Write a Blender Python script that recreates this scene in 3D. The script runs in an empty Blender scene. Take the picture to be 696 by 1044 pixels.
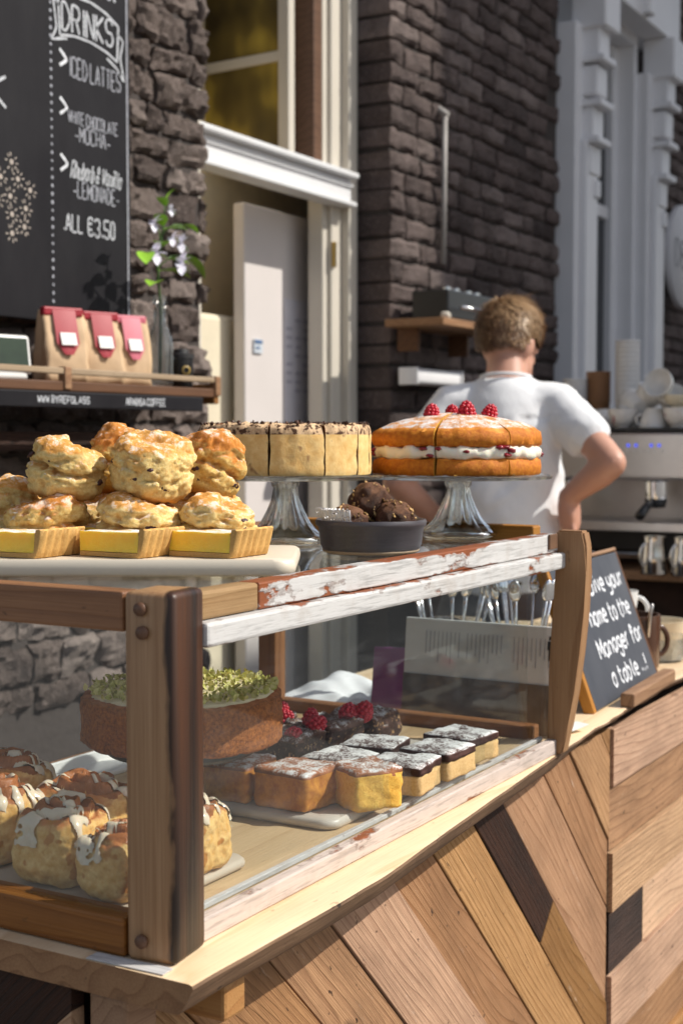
import bpy, bmesh, math, random
from mathutils import Vector, Matrix, noise, Euler
R_ = math.radians
PI = math.pi
random.seed(7)
scn = bpy.context.scene
COL = scn.collection

# ------------------------------------------------------------------ object helpers
def link(o):
    COL.objects.link(o); return o

def tag(o, label=None, cat=None, group=None, kind=None):
    if label: o['label'] = label
    if cat: o['category'] = cat
    if group: o['group'] = group
    if kind: o['kind'] = kind
    return o

def thing(name, label, cat, loc=(0, 0, 0), rot=(0, 0, 0), group=None):
    o = bpy.data.objects.new(name, None)
    o.empty_display_size = .05
    link(o)
    o.location = loc; o.rotation_euler = rot
    return tag(o, label, cat, group)

def obj(name, bm, mats, parent=None, loc=(0, 0, 0), rot=(0, 0, 0), smooth=True, angle=None):
    me = bpy.data.meshes.new(name)
    bmesh.ops.recalc_face_normals(bm, faces=bm.faces)
    if smooth:
        for f in bm.faces: f.smooth = True
        if angle is not None:
            for e in bm.edges:
                if len(e.link_faces) == 2 and e.calc_face_angle(0) > R_(angle): e.smooth = False
    bm.to_mesh(me); bm.free()
    for m in (mats if isinstance(mats, (list, tuple)) else [mats]): me.materials.append(m)
    o = bpy.data.objects.new(name, me)
    link(o)
    if parent: o.parent = parent
    o.location = loc; o.rotation_euler = rot
    return o

def dup(o, parent=None):
    c = o.copy(); link(c); c.parent = parent
    for ch in list(o.children): dup(ch, c)
    return c

# ------------------------------------------------------------------ mesh helpers
def box(bm, c, s, bev=0, rot=None, seg=2):
    r = bmesh.ops.create_cube(bm, size=1)
    vs = r['verts']
    for v in vs: v.co = Vector((v.co.x*s[0], v.co.y*s[1], v.co.z*s[2]))
    if bev:
        es = list({e for v in vs for e in v.link_edges})
        rb = bmesh.ops.bevel(bm, geom=es, offset=bev, segments=seg, affect='EDGES', profile=.5)
        vs = list({v for f in rb['faces'] for v in f.verts} | {v for v in vs if v.is_valid})
    M = Matrix.Translation(c) @ (rot.to_matrix().to_4x4() if rot else Matrix())
    for v in vs: v.co = M @ v.co
    return vs

def lathe(bm, prof, n=32, flute=None, mat=0, close=False, c=(0, 0, 0), M=None):
    rows = []
    for (r, z) in prof:
        if r < 1e-5:
            rows.append([bm.verts.new((c[0], c[1], z+c[2]))])
        else:
            row = []
            for i in range(n):
                a = 2*PI*i/n
                rr = r*(flute(a, z) if flute else 1)
                row.append(bm.verts.new((c[0]+rr*math.cos(a), c[1]+rr*math.sin(a), c[2]+z)))
            rows.append(row)
    fs = []
    for a, b in zip(rows[:-1], rows[1:]):
        for i in range(n):
            j = (i+1) % n
            if len(a) == 1 and len(b) == 1: continue
            if len(a) == 1: fs.append(bm.faces.new((a[0], b[j], b[i])))
            elif len(b) == 1: fs.append(bm.faces.new((a[i], a[j], b[0])))
            else: fs.append(bm.faces.new((a[i], a[j], b[j], b[i])))
    for f in fs: f.material_index = mat
    vs = [v for r in rows for v in r]
    if M:
        for v in vs: v.co = M @ v.co
    return vs

def tube(bm, pts, rad, n=8, caps=True, mat=0):
    pts = [Vector(p) for p in pts]
    rads = rad if isinstance(rad, (list, tuple)) else [rad]*len(pts)
    rows = []
    up = Vector((0, 0, 1))
    for i, p in enumerate(pts):
        t = (pts[min(i+1, len(pts)-1)]-pts[max(i-1, 0)]).normalized()
        if abs(t.dot(up)) > .95: up = Vector((1, 0, 0)) if abs(t.x) < .9 else Vector((0, 1, 0))
        a = t.cross(up).normalized(); b = a.cross(t).normalized(); up = b
        rows.append([bm.verts.new(p+(a*math.cos(2*PI*k/n)+b*math.sin(2*PI*k/n))*rads[i]) for k in range(n)])
    for r0, r1 in zip(rows[:-1], rows[1:]):
        for k in range(n):
            f = bm.faces.new((r0[k], r0[(k+1) % n], r1[(k+1) % n], r1[k])); f.material_index = mat
    if caps:
        bm.faces.new(rows[0][::-1]).material_index = mat; bm.faces.new(rows[-1]).material_index = mat
    return [v for r in rows for v in r]

def ball(bm, c, r, sub=2, s=(1, 1, 1), mat=0, rot=None):
    M = Matrix.Translation(c) @ (rot.to_matrix().to_4x4() if rot else Matrix()) @ Matrix.Diagonal((r*s[0], r*s[1], r*s[2], 1))
    g = bmesh.ops.create_icosphere(bm, subdivisions=sub, radius=1, matrix=M)
    for f in {f for v in g['verts'] for f in v.link_faces}: f.material_index = mat
    return g['verts']

def loft(bm, rings, n=20):
    """rings: (centre, rx, ry[, rotation matrix]) ellipses; closed at both ends."""
    rows = []
    for rg in rings:
        c, rx, ry = Vector(rg[0]), rg[1], rg[2]
        M = rg[3] if len(rg) > 3 else Matrix.Identity(3)
        rows.append([bm.verts.new(c+M @ Vector((rx*math.cos(2*PI*k/n), ry*math.sin(2*PI*k/n), 0))) for k in range(n)])
    for a, b in zip(rows[:-1], rows[1:]):
        for k in range(n): bm.faces.new((a[k], a[(k+1) % n], b[(k+1) % n], b[k]))
    bm.faces.new(rows[0][::-1]); bm.faces.new(rows[-1])

def fbm(p, sc, seed=0, octv=3):
    q = Vector(p)*sc+Vector((seed*7.3, seed*3.1, seed*1.7))
    return noise.fractal(q, 1.0, 2.0, octv)

def disp(bm, amp, sc, seed=0, octv=3, verts=None, mask=None):
    bm.normal_update()
    vs = verts or bm.verts
    d = [(v, v.normal.copy()*amp*fbm(v.co, sc, seed, octv)*(mask(v.co) if mask else 1)) for v in vs]
    for v, k in d: v.co += k

def grid_box(s, cuts, rnd=.0):
    """subdivided box centred in x,y with its base on z=0, with rounded edges"""
    bm = bmesh.new()
    bmesh.ops.create_cube(bm, size=2)
    bmesh.ops.subdivide_edges(bm, edges=bm.edges[:], cuts=cuts, use_grid_fill=True)
    hx, hy, hz = s[0]/2, s[1]/2, s[2]/2
    for v in bm.verts:
        p = Vector((v.co.x*hx, v.co.y*hy, v.co.z*hz))
        if rnd:
            q = Vector((max(-hx+rnd, min(hx-rnd, p.x)), max(-hy+rnd, min(hy-rnd, p.y)), max(-hz+rnd, min(hz-rnd, p.z))))
            dd = p-q
            if dd.length > 1e-7: p = q+dd.normalized()*rnd
        v.co = p+Vector((0, 0, hz))
    return bm

def remeshed(bm, voxel, smooth_it=6, name='tmp'):
    me = bpy.data.meshes.new(name)
    bmesh.ops.recalc_face_normals(bm, faces=bm.faces)
    bm.to_mesh(me); bm.free()
    o = bpy.data.objects.new(name, me); link(o)
    m = o.modifiers.new('r', 'REMESH'); m.mode = 'VOXEL'; m.voxel_size = voxel
    if smooth_it:
        s = o.modifiers.new('s', 'SMOOTH'); s.iterations = smooth_it; s.factor = .5
    dg = bpy.context.evaluated_depsgraph_get()
    dg.update()
    ev = o.evaluated_get(dg)
    b2 = bmesh.new(); b2.from_mesh(ev.to_mesh()); ev.to_mesh_clear()
    bpy.data.objects.remove(o); bpy.data.meshes.remove(me)
    return b2

def tri_chunks(bm, n, place, size, mat=0, flat=.5):
    """n small irregular nuggets, place() -> (point, normal)"""
    for i in range(n):
        p, nr = place()
        s = size*random.uniform(.5, 1.3)
        g = bmesh.ops.create_icosphere(bm, subdivisions=1, radius=1)
        q = Euler((random.uniform(0, 6), random.uniform(0, 6), random.uniform(0, 6))).to_matrix()
        sc = Vector((s*random.uniform(.6, 1.4), s*random.uniform(.6, 1.1), s*flat))
        for v in g['verts']:
            v.co *= random.uniform(.7, 1.15)
            v.co = q @ Vector((v.co.x*sc.x, v.co.y*sc.y, v.co.z*sc.z))+Vector(p)
        for f in {f for v in g['verts'] for f in v.link_faces}: f.material_index = mat

# ------------------------------------------------------------------ node helpers
class NT:
    def __init__(s, name):
        s.m = bpy.data.materials.new(name); s.m.use_nodes = True
        s.t = s.m.node_tree; s.t.nodes.clear()
        s.out = s.t.nodes.new('ShaderNodeOutputMaterial')
    def n(s, typ, ins=None, **props):
        nd = s.t.nodes.new('ShaderNode'+typ)
        for k, v in props.items(): setattr(nd, k, v)
        for k, v in (ins or {}).items():
            sk = nd.inputs[k]
            if isinstance(v, bpy.types.NodeSocket): s.t.links.new(v, sk)
            else:
                if isinstance(v, tuple) and len(v) == 3 and sk.type == 'RGBA': v = v+(1,)
                sk.default_value = v
        return nd
    def coord(s, which='Object', scale=(1, 1, 1), loc=(0, 0, 0)):
        tc = s.n('TexCoord')
        return s.n('Mapping', {'Vector': tc.outputs[which], 'Scale': scale, 'Location': loc}).outputs[0]
    def noise(s, vec, scale, detail=4, rough=.55, dist=0):
        return s.n('TexNoise', {'Vector': vec, 'Scale': scale, 'Detail': detail, 'Roughness': rough, 'Distortion': dist}).outputs['Fac']
    def ramp(s, fac, stops, interp='LINEAR'):
        r = s.n('ValToRGB', {'Fac': fac}); cr = r.color_ramp; cr.interpolation = interp
        while len(cr.elements) < len(stops): cr.elements.new(.5)
        for e, (p, c) in zip(cr.elements, stops):
            e.position = p; e.color = (c if isinstance(c, tuple) else (c, c, c))+(1,)
        return r.outputs[0]
    def mix(s, fac, a, b, blend='MIX'):
        r = s.n('MixRGB', {'Fac': fac, 'Color1': a, 'Color2': b}, blend_type=blend)
        return r.outputs[0]
    def math(s, op, a, b=0.0, clamp=False):
        return s.n('Math', {0: a, 1: b}, operation=op, use_clamp=clamp).outputs[0]
    def bump(s, h, strength=.3, dist=.01, normal=None):
        i = {'Height': h, 'Strength': strength, 'Distance': dist}
        if normal: i['Normal'] = normal
        return s.n('Bump', i).outputs[0]
    def bsdf(s, **k):
        ins = {}
        names = dict(base='Base Color', rough='Roughness', metal='Metallic', spec='Specular IOR Level', normal='Normal', sss='Subsurface Weight',
                     sssr='Subsurface Radius', ssss='Subsurface Scale', coat='Coat Weight', coatr='Coat Roughness', emis='Emission Color', emiss='Emission Strength',
                     trans='Transmission Weight', ior='IOR', sheen='Sheen Weight', alpha='Alpha')
        for a, b in k.items(): ins[names[a]] = b
        return s.n('BsdfPrincipled', ins).outputs[0]
    def done(s, sh):
        s.t.links.new(sh, s.out.inputs['Surface']); return s.m

def mat_plain(name, col, rough=.5, metal=0, var=.12, scale=20, bump=.05, **k):
    t = NT(name); v = t.coord()
    f = t.noise(v, scale)
    c = t.mix(f, tuple(x*(1-var) for x in col), tuple(min(1, x*(1+var)) for x in col))
    return t.done(t.bsdf(base=c, rough=rough, metal=metal, normal=t.bump(f, bump, .004), **k))

def mat_wood(name, light, dark, rough=.55, ring=9, grain=1.0, stain=0.25, tone=.35, scuff=None, bump=.25, knots=True, spec=.35):
    """grain runs along local X; rings of a sawn plank across it; every object gets its own piece of timber"""
    t = NT(name)
    oi = t.n('ObjectInfo')
    tc = t.n('TexCoord')
    off = t.n('CombineXYZ', {0: t.math('MULTIPLY', oi.outputs['Random'], 37.0), 1: t.math('MULTIPLY', oi.outputs['Random'], 11.0), 2: t.math('MULTIPLY', oi.outputs['Random'], 5.0)}).outputs[0]
    p = t.n('VectorMath', {0: tc.outputs['Object'], 1: off}, operation='ADD').outputs[0]
    vs = t.n('Mapping', {'Vector': p, 'Scale': (1.3, 9, 9)}).outputs[0]
    warp = t.noise(vs, 1.0, 2, .5)
    # cathedral rings
    vy = t.n('SeparateXYZ', {0: p})
    rr = t.math('ADD', t.math('MULTIPLY', vy.outputs[1], ring*3.0), t.math('MULTIPLY', vy.outputs[2], ring*7.0))
    rr = t.math('ADD', rr, t.math('MULTIPLY', warp, 9.0 if knots else 4.0))
    rings = t.math('FRACT', rr)
    rings = t.ramp(rings, [(0, 0.05), (.5, .18), (.80, .55), (.93, 1.0), (1, .05)])
    fine = t.noise(t.n('Mapping', {'Vector': p, 'Scale': (8, 520, 520)}).outputs[0], 1.0, 3, .65)
    fine = t.ramp(fine, [(.3, 0.0), (.7, 1.0)])
    blot = t.noise(t.n('Mapping', {'Vector': p, 'Scale': (5, 14, 14)}).outputs[0], 1.0, 5, .65)
    f = t.math('ADD', t.math('MULTIPLY', rings, .5*grain), t.math('MULTIPLY', fine, .42*grain))
    c = t.mix(t.math('MULTIPLY', f, 1.0, True), light, dark)
    c = t.mix(t.math('MULTIPLY', t.ramp(blot, [(.4, 0.0), (.75, 1.0)]), stain), c, tuple(x*.35 for x in dark))
    # every plank its own tone
    br = t.math('ADD', t.math('MULTIPLY', oi.outputs['Random'], tone), 1-tone*.6)
    hsv = t.n('HueSaturation', {'Color': c, 'Value': br, 'Saturation': t.math('ADD', 1.2, t.math('MULTIPLY', oi.outputs['Random'], -.38)), 'Hue': .5}).outputs[0]
    c = hsv
    if knots:
        vor = t.n('TexVoronoi', {'Vector': t.n('Mapping', {'Vector': p, 'Scale': (4, 9, 9)}).outputs[0], 'Scale': 1.0}).outputs['Distance']
        k = t.ramp(vor, [(0.05, 1.0), (.12, 0.0)])
        c = t.mix(t.math('MULTIPLY', k, .8), c, tuple(x*.18 for x in dark))
    dent = t.noise(t.n('Mapping', {'Vector': p, 'Scale': (55, 110, 110)}).outputs[0], 1.0, 2, .5)
    c = t.mix(t.math('MULTIPLY', t.ramp(dent, [(.69, 0.0), (.76, 1.0)]), stain*2.0, True), c, tuple(x*.25 for x in dark))
    if scuff:
        sc = t.noise(t.n('Mapping', {'Vector': p, 'Scale': (9, 60, 60)}).outputs[0], 1.0, 6, .75)
        c = t.mix(t.math('MULTIPLY', t.ramp(sc, [(.62, 0.0), (.72, 1.0)]), .6), c, scuff)
    h = t.math('ADD', t.math('MULTIPLY', fine, .5), t.math('MULTIPLY', rings, -.4))
    rg = t.math('ADD', rough, t.math('MULTIPLY', fine, .15))
    return t.done(t.bsdf(base=c, rough=rg, spec=spec, normal=t.bump(h, bump, .0025)))

def mat_flaking(name, hz, seed=0.0, amount=.5, paint=(.56, .55, .54)):
    """old white paint flaking off red brown wood; hz is the half height of the board (local z)"""
    t = NT(name); tc = t.n('TexCoord')
    p = t.n('Mapping', {'Vector': tc.outputs['Object'], 'Location': (seed, seed*.7, seed*.3)}).outputs[0]
    s = t.n('SeparateXYZ', {0: tc.outputs['Object']})
    e = t.math('POWER', t.math('DIVIDE', t.math('ABSOLUTE', s.outputs[2]), hz), 5.0)
    big = t.noise(t.n('Mapping', {'Vector': p, 'Scale': (8, 14, 26)}).outputs[0], 1.0, 3, .5)
    sm = t.noise(t.n('Mapping', {'Vector': p, 'Scale': (50, 60, 110)}).outputs[0], 1.0, 4, .6)
    m = t.math('ADD', t.math('ADD', t.math('MULTIPLY', big, .8), t.math('MULTIPLY', sm, .28)), t.math('MULTIPLY', e, .10*amount+.04))
    m = t.math('SUBTRACT', m, .745-.10*amount)
    mask = t.ramp(t.math('MULTIPLY', m, 40.0), [(.0, 0.0), (1, 1.0)])
    rim = t.ramp(t.math('ADD', t.math('MULTIPLY', m, 22.0), .6), [(0, 0.0), (.45, 1.0), (1, 0.0)])
    under = t.mix(t.noise(p, 60), (.30, .075, .015), (.16, .05, .02))
    crack = t.noise(t.n('Mapping', {'Vector': p, 'Scale': (14, 240, 240)}).outputs[0], 1.0, 3, .7)
    white = t.mix(t.ramp(crack, [(.35, 1.0), (.5, 0.0)]), paint, tuple(x*.68 for x in paint))
    white = t.mix(t.math('MULTIPLY', t.ramp(t.noise(p, 22, 6, .7), [(.5, 0.0), (.75, 1.0)]), .5), white, (.36, .30, .25))
    c = t.mix(mask, white, under)
    c = t.mix(t.math('MULTIPLY', rim, .55), c, (.10, .04, .02))
    h = t.math('ADD', t.math('MULTIPLY', mask, -1.0), t.math('MULTIPLY', crack, .35))
    return t.done(t.bsdf(base=c, rough=.55, normal=t.bump(h, .6, .002)))

def mat_glass_pane(name, tint=(.96, .98, .98), refl=1.0, dust=.016):
    t = NT(name)
    fc = t.n('LayerWeight', {'Blend': .5}).outputs['Facing']
    fr = t.math('ADD', t.math('MULTIPLY', t.math('POWER', fc, 5.0), .75), .045)
    g = t.n('BsdfGlossy', {'Color': (1, 1, 1), 'Roughness': .015})
    tr = t.n('BsdfTransparent', {'Color': tint})
    a = t.n('MixShader', {0: t.math('MULTIPLY', fr, refl), 1: tr.outputs[0], 2: g.outputs[0]})
    d1 = t.ramp(t.noise(t.coord('Object', (2.2, 2.2, 9)), 3, 6, .7, .6), [(.50, 0.0), (.72, 1.0)])  # pale streaks painted in for reflections; fine dust specks come next
    d2 = t.ramp(t.noise(t.coord('Object', (1, 1, 1)), 60, 5, .7), [(.58, 0.0), (.75, .6)])
    d = t.math('ADD', d1, t.math('MULTIPLY', d2, .5))
    df = t.n('BsdfDiffuse', {'Color': (.8, .8, .8)})
    b = t.n('MixShader', {0: t.math('MULTIPLY', d, dust), 1: a.outputs[0], 2: df.outputs[0]})
    return t.done(b.outputs[0])

def mat_glass_solid(name):
    t = NT(name)
    g = t.n('BsdfGlass', {'Color': (.97, .985, .98), 'Roughness': .01, 'IOR': 1.47})
    tr = t.n('BsdfTransparent', {'Color': (.95, .97, .97)})
    a = t.n('MixShader', {0: .3, 1: g.outputs[0], 2: tr.outputs[0]})
    return t.done(a.outputs[0])

def mat_chalkboard(name, col=(.009, .008, .0105), dusty=.010):
    t = NT(name); v = t.coord('Object', (3, 3, 1.2))
    f = t.noise(v, 3, 6, .65)
    c = t.mix(t.ramp(f, [(.35, 0.0), (.8, 1.0)]), col, tuple(x+dusty for x in col))
    return t.done(t.bsdf(base=c, rough=.5, spec=.22, normal=t.bump(t.noise(t.coord(), 300), .1, .001)))

def mat_chalk(name, col=(.8, .8, .8)):
    t = NT(name); v = t.coord()
    f = t.noise(v, 220, 3, .7)
    c = t.mix(t.ramp(f, [(.35, 1.0), (.6, 0.0)]), col, tuple(x*.45 for x in col))
    return t.done(t.bsdf(base=c, rough=.95))

def mat_bake(name, side, top, crumb, scale=60, sss=.0, rough=.65, topz=.3, bump=.6, sugar=0.0, spots=None, spotlvl=.62, dist=.0022):
    """baked goods: browner on faces that look up, mottled crumb elsewhere"""
    t = NT(name); v = t.coord()
    geo = t.n('NewGeometry')
    nz = t.n('SeparateXYZ', {0: t.n('TexCoord').outputs['Normal']}).outputs[2]
    scale *= 5.0
    f1 = t.noise(v, scale, 5, .65); f2 = t.noise(v, scale*.22, 4, .62)
    upm = t.math('ADD', nz, t.math('MULTIPLY', t.math('SUBTRACT', f2, .5), 1.1))
    upf = t.ramp(upm, [(topz-.18, 0.0), (topz+.25, 1.0)])
    cs = t.mix(t.ramp(f1, [(.35, 0.0), (.65, 1.0)]), crumb, side)
    ct = t.mix(t.ramp(f2, [(.3, 0.0), (.7, 1.0)]), top, tuple(min(1, x*1.75+.02) for x in top))
    c = t.mix(upf, cs, ct)
    if spots:
        sp = t.noise(v, scale*.5, 2, .5)
        c = t.mix(t.ramp(sp, [(spotlvl, 0.0), (spotlvl+.06, 1.0)]), c, spots)
    if sugar:
        sg = t.noise(v, scale*2.2, 4, .75); sg2 = t.noise(v, scale*.3, 3, .6)
        k = t.math('MULTIPLY', t.ramp(t.math('ADD', t.math('MULTIPLY', sg, .5), t.math('MULTIPLY', sg2, .5)), [(.62-sugar*.35, 0.0), (.7-sugar*.3, 1.0)]), t.ramp(nz, [(.35, 0.0), (.7, 1.0)]))
        c = t.mix(k, c, (.80, .79, .78))
    h = t.math('ADD', t.math('MULTIPLY', f1, .7), t.math('MULTIPLY', t.noise(v, scale*4, 3, .6), .3))
    kw = dict(base=c, rough=rough, spec=.3, normal=t.bump(h, bump, dist))
    if sss: kw.update(sss=sss, ssss=.006, sssr=(1.0, .55, .25))
    return t.done(t.bsdf(**kw))

# ------------------------------------------------------------------ chalk lettering (hand drawn stroke letters, baseline 2, capitals to 8)
GL = {'A': "02 28 42|14 34", 'B': "02 08 28 37 36 25 05|25 34 33 22 02", 'C': "47 38 18 07 03 12 32 43", 'D': "02 08 28 46 44 22 02", 'E': "42 02 08 48|05 35",
 'F': "02 08 48|05 35", 'G': "47 38 18 07 03 12 32 43 45 25", 'H': "02 08|42 48|05 45", 'I': "12 18", 'K': "02 08|48 05 42", 'L': "08 02 42", 'M': "02 08 24 48 42",
 'N': "02 08 42 48", 'O': "18 38 47 43 32 12 03 07 18", 'P': "02 08 38 47 45 34 04", 'R': "02 08 38 47 46 35 05|25 42", 'S': "47 38 18 07 06 15 35 44 43 32 12 03",
 'T': "08 48|28 22", 'U': "08 03 12 32 43 48", 'V': "08 22 48", 'W': "08 12 26 32 48", 'Y': "08 25 48|25 22", '0': "18 28 37 33 22 12 03 07 18",
 '3': "07 18 38 47 46 35 25|35 44 43 32 12 03", '5': "48 08 05 35 44 43 32 12 03", '€': "47 38 18 07 03 12 32 43|06 36|04 34", '&': "42 16 17 28 37 36 04 03 12 22 44",
 'a': "36 16 05 03 12 22 34|36 32", 'b': "08 02 22 34 35 26 06", 'c': "35 26 16 05 03 12 32", 'e': "04 34 35 26 16 05 03 12 32", 'f': "37 28 18 12|06 36",
 'g': "36 16 05 04 13 33|36 30 10 01", 'h': "08 02|05 16 26 35 32", 'i': "16 12|18 17", 'l': "18 13 22", 'm': "06 02|05 16 25 22|25 36 45 42", 'n': "06 02|05 16 26 35 32",
 'o': "16 26 35 33 22 12 03 05 16", 'p': "06 00|05 16 26 35 33 22 03", 'r': "06 02|05 16 26", 's': "35 16 05 34 23 02", 't': "18 13 22 32|06 36", 'u': "06 03 12 22 34|36 32",
 'v': "06 22 36", 'w': "06 12 25 32 46", 'y': "06 04 13 33|36 31 20 00", '.': "12 13", '-': "04 34", '!': "18 14|12 13", '>': "07 35 03", '*': "14 25", '|': "12 18"}

def stroke(bm, pts, w, y=0.0):
    """flat chalk ribbon in the local XZ plane facing -Y"""
    P = [Vector(p) for p in pts]
    if len(P) > 2:
        Q = []
        for i in range(len(P)-1):
            p0, p1, p2, p3 = P[max(i-1, 0)], P[i], P[i+1], P[min(i+2, len(P)-1)]
            for k in range(4):
                u = k/4
                cr = .5*((2*p1)+(p2-p0)*u+(2*p0-5*p1+4*p2-p3)*u*u+(3*p1-p0-3*p2+p3)*u**3)
                Q.append(cr.lerp(p1.lerp(p2, u), .45))
        P = Q+[P[-1]]
    rows = []
    for i, p in enumerate(P):
        d = (P[min(i+1, len(P)-1)]-P[max(i-1, 0)])
        d = d.normalized() if d.length > 1e-9 else Vector((1, 0))
        nrm = Vector((-d.y, d.x))*w*.5*random.uniform(.75, 1.2)
        rows.append((bm.verts.new((p.x+nrm.x, y, p.y+nrm.y)), bm.verts.new((p.x-nrm.x, y, p.y-nrm.y))))
    for a, b in zip(rows[:-1], rows[1:]): bm.faces.new((a[0], a[1], b[1], b[0]))

def write(bm, txt, x, z, h, w, sx=1.0, y=0.0, slant=0.0, jit=.25, width=None, space=1.5):
    """text starting at local (x,z); capital height h; returns end x"""
    u = h/6.0
    tot = sum((2.2 if ch == ' ' else max(int(q[0]) for q in GL[ch].replace('|', ' ').split())+space) for ch in txt)*u*sx
    if width: sx *= width/tot
    cx = x
    for ch in txt:
        if ch == ' ': cx += 2.2*u*sx; continue
        g = GL[ch]; jz = random.uniform(-jit, jit)*u
        for st in g.split('|'):
            pts = []
            for q in st.split():
                gx, gz = int(q[0])+random.uniform(-jit, jit)*.4, int(q[1])-2+random.uniform(-jit, jit)*.4
                pts.append((cx+(gx*sx+gz*slant)*u, z+gz*u+jz))
            stroke(bm, pts, w, y)
        cx += (max(int(q[0]) for q in g.replace('|', ' ').split())+space)*u*sx
    return cx

# ------------------------------------------------------------------ camera, light, world
cd = bpy.data.cameras.new('camera'); cam = link(bpy.data.objects.new('camera', cd))
cam.location = (0, 0, 1.40)
cam.rotation_euler = (R_(90-3.064), 0, R_(-60))
cd.sensor_fit = 'VERTICAL'; cd.sensor_height = 36; cd.sensor_width = 24; cd.lens = 1420/1044*36
cd.clip_start = .05; cd.clip_end = 500
cd.dof.use_dof = True; cd.dof.focus_distance = 1.62; cd.dof.aperture_fstop = 6.3; cd.dof.aperture_blades = 7
scn.camera = cam

SUN = Vector((.48, -.90, 1.0)).normalized()
ld = bpy.data.lights.new('sun', 'SUN'); ld.energy = 5.0; ld.angle = R_(.5); ld.color = (1, .95, .86)
sun = link(bpy.data.objects.new('sun', ld)); sun.rotation_euler = SUN.to_track_quat('Z', 'Y').to_euler(); sun.location = (6, -3, 8)
W = bpy.data.worlds.new("World"); scn.world = W; W.use_nodes = True
wt = W.node_tree; bg = wt.nodes['Background']
sky = wt.nodes.new('ShaderNodeTexSky'); sky.sky_type = 'NISHITA'; sky.sun_disc = False
sky.sun_elevation = math.asin(SUN.z); sky.sun_rotation = math.atan2(SUN.x, SUN.y); sky.air_density = 1.0; sky.dust_density = 2.0
hs = wt.nodes.new('ShaderNodeHueSaturation'); hs.inputs['Saturation'].default_value = .6
wt.links.new(sky.outputs[0], hs.inputs['Color']); wt.links.new(hs.outputs[0], bg.inputs[0]); bg.inputs[1].default_value = .135
scn.view_settings.view_transform = 'Standard'; scn.view_settings.look = 'None'; scn.view_settings.exposure = 0
scn.render.engine = 'CYCLES'
cy = scn.cycles
cy.use_denoising = True
try: cy.denoiser = 'OPENIMAGEDENOISE'
except Exception: pass
cy.max_bounces = 10; cy.transparent_max_bounces = 24; cy.transmission_bounces = 8; cy.glossy_bounces = 5; cy.diffuse_bounces = 4
cy.caustics_reflective = False; cy.caustics_refractive = False; cy.sample_clamp_indirect = 6

# ------------------------------------------------------------------ materials
WD_TOP = mat_wood('pale_counter_pine', (.86, .68, .47), (.66, .44, .24), ring=5, stain=.22, tone=.0, knots=False, rough=.42, bump=.2)
WD_PLANK = mat_wood('reclaimed_pine_plank', (.60, .36, .19), (.27, .12, .048), ring=9, stain=.42, tone=.85, scuff=(.55, .45, .35), rough=.62, bump=.6)
WD_PLANKS = [WD_PLANK,
             mat_wood('pinkish_old_plank', (.57, .35, .22), (.26, .125, .066), ring=11, stain=.5, tone=.5, scuff=(.55, .45, .38), rough=.65, bump=.6),
             mat_wood('orange_pine_plank', (.62, .365, .19), (.29, .13, .052), ring=8, stain=.3, tone=.5, scuff=(.6, .45, .3), rough=.55, bump=.5),
             mat_wood('rough_sawn_plank', (.66, .42, .24), (.34, .17, .075), ring=16, stain=.35, tone=.4, scuff=(.30, .16, .08), rough=.75, bump=1.1),
             mat_wood('brown_old_plank', (.48, .27, .14), (.20, .09, .04), ring=10, stain=.55, tone=.6, scuff=(.48, .36, .26), rough=.6, bump=.6)]
WD_EDGE = mat_wood('weathered_edge', (.24, .145, .085), (.10, .055, .03), ring=9, stain=.7, tone=0, knots=False, rough=.6, bump=.5)
WD_DARK = mat_wood('dark_reclaimed_plank', (.060, .024, .013), (.012, .006, .004), ring=14, stain=.9, tone=.3, scuff=(.26, .12, .05), rough=.6, bump=1.0)
WD_CASE = mat_wood('case_hardwood', (.33, .15, .06), (.17, .065, .025), ring=6, stain=.35, tone=.25, rough=.4, knots=False)
WD_FLOOR = mat_wood('case_floor_pine', (.60, .40, .18), (.46, .27, .10), ring=5, stain=.1, tone=0, knots=False, rough=.45)
WD_SHELF = mat_wood('shelf_wood', (.16, .07, .03), (.07, .03, .013), ring=6, stain=.3, tone=.2, rough=.4, knots=False)
WD_BATTEN = mat_wood('batten_wood', (.36, .20, .10), (.18, .08, .035), ring=6, stain=.2, tone=.2, rough=.5)
WD_LIGHT = mat_wood('light_frame_wood', (.46, .25, .10), (.32, .14, .05), ring=6, stain=.1, tone=.1, rough=.45, knots=False)
WHITE_PAINT = mat_plain('white_gloss_paint', (.70, .70, .71), .38, var=.06, scale=9, bump=.08)
CREAM_PAINT = mat_plain('cream_paint', (.60, .55, .47), .5, var=.08, scale=6)
GREY_WHITE = mat_plain('grey_white_paint', (.78, .77, .78), .45, var=.06, scale=6)
STEEL = mat_plain('brushed_steel', (.62, .59, .57), .36, 1.0, var=.08, scale=30)
CHROME = mat_plain('chrome', (.75, .75, .76), .09, 1.0, var=.03)
BLACK = mat_plain('black_plastic', (.012, .012, .013), .35, var=.2)
BLACK_MATT = mat_plain('black_metal', (.02, .019, .02), .5, var=.3)
WHITE_CHINA = mat_plain('white_china', (.74, .73, .71), .16, var=.04, scale=12, bump=.0)
GLASS = mat_glass_pane('window_pane_glass')
GLASS_DARK = mat_glass_pane('dark_window_glass', (.30, .31, .33), 1.0)
CRYSTAL = mat_glass_solid('pressed_glass')
BOARD = mat_chalkboard('menu_board_black')
SLATE = mat_chalkboard('slate', (.05, .055, .07), .035)
CHALK = mat_chalk('white_chalk', (.62, .64, .68))
CHALK_DIM = mat_chalk('soft_chalk', (.42, .43, .48))
CHALK_BRIGHT = mat_chalk('bright_chalk_pen', (.85, .87, .92))
PAPER = mat_plain('white_paper', (.78, .78, .76), .7, var=.03)
PAPERGREY = mat_plain('grey_print', (.42, .42, .45), .7)

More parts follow.
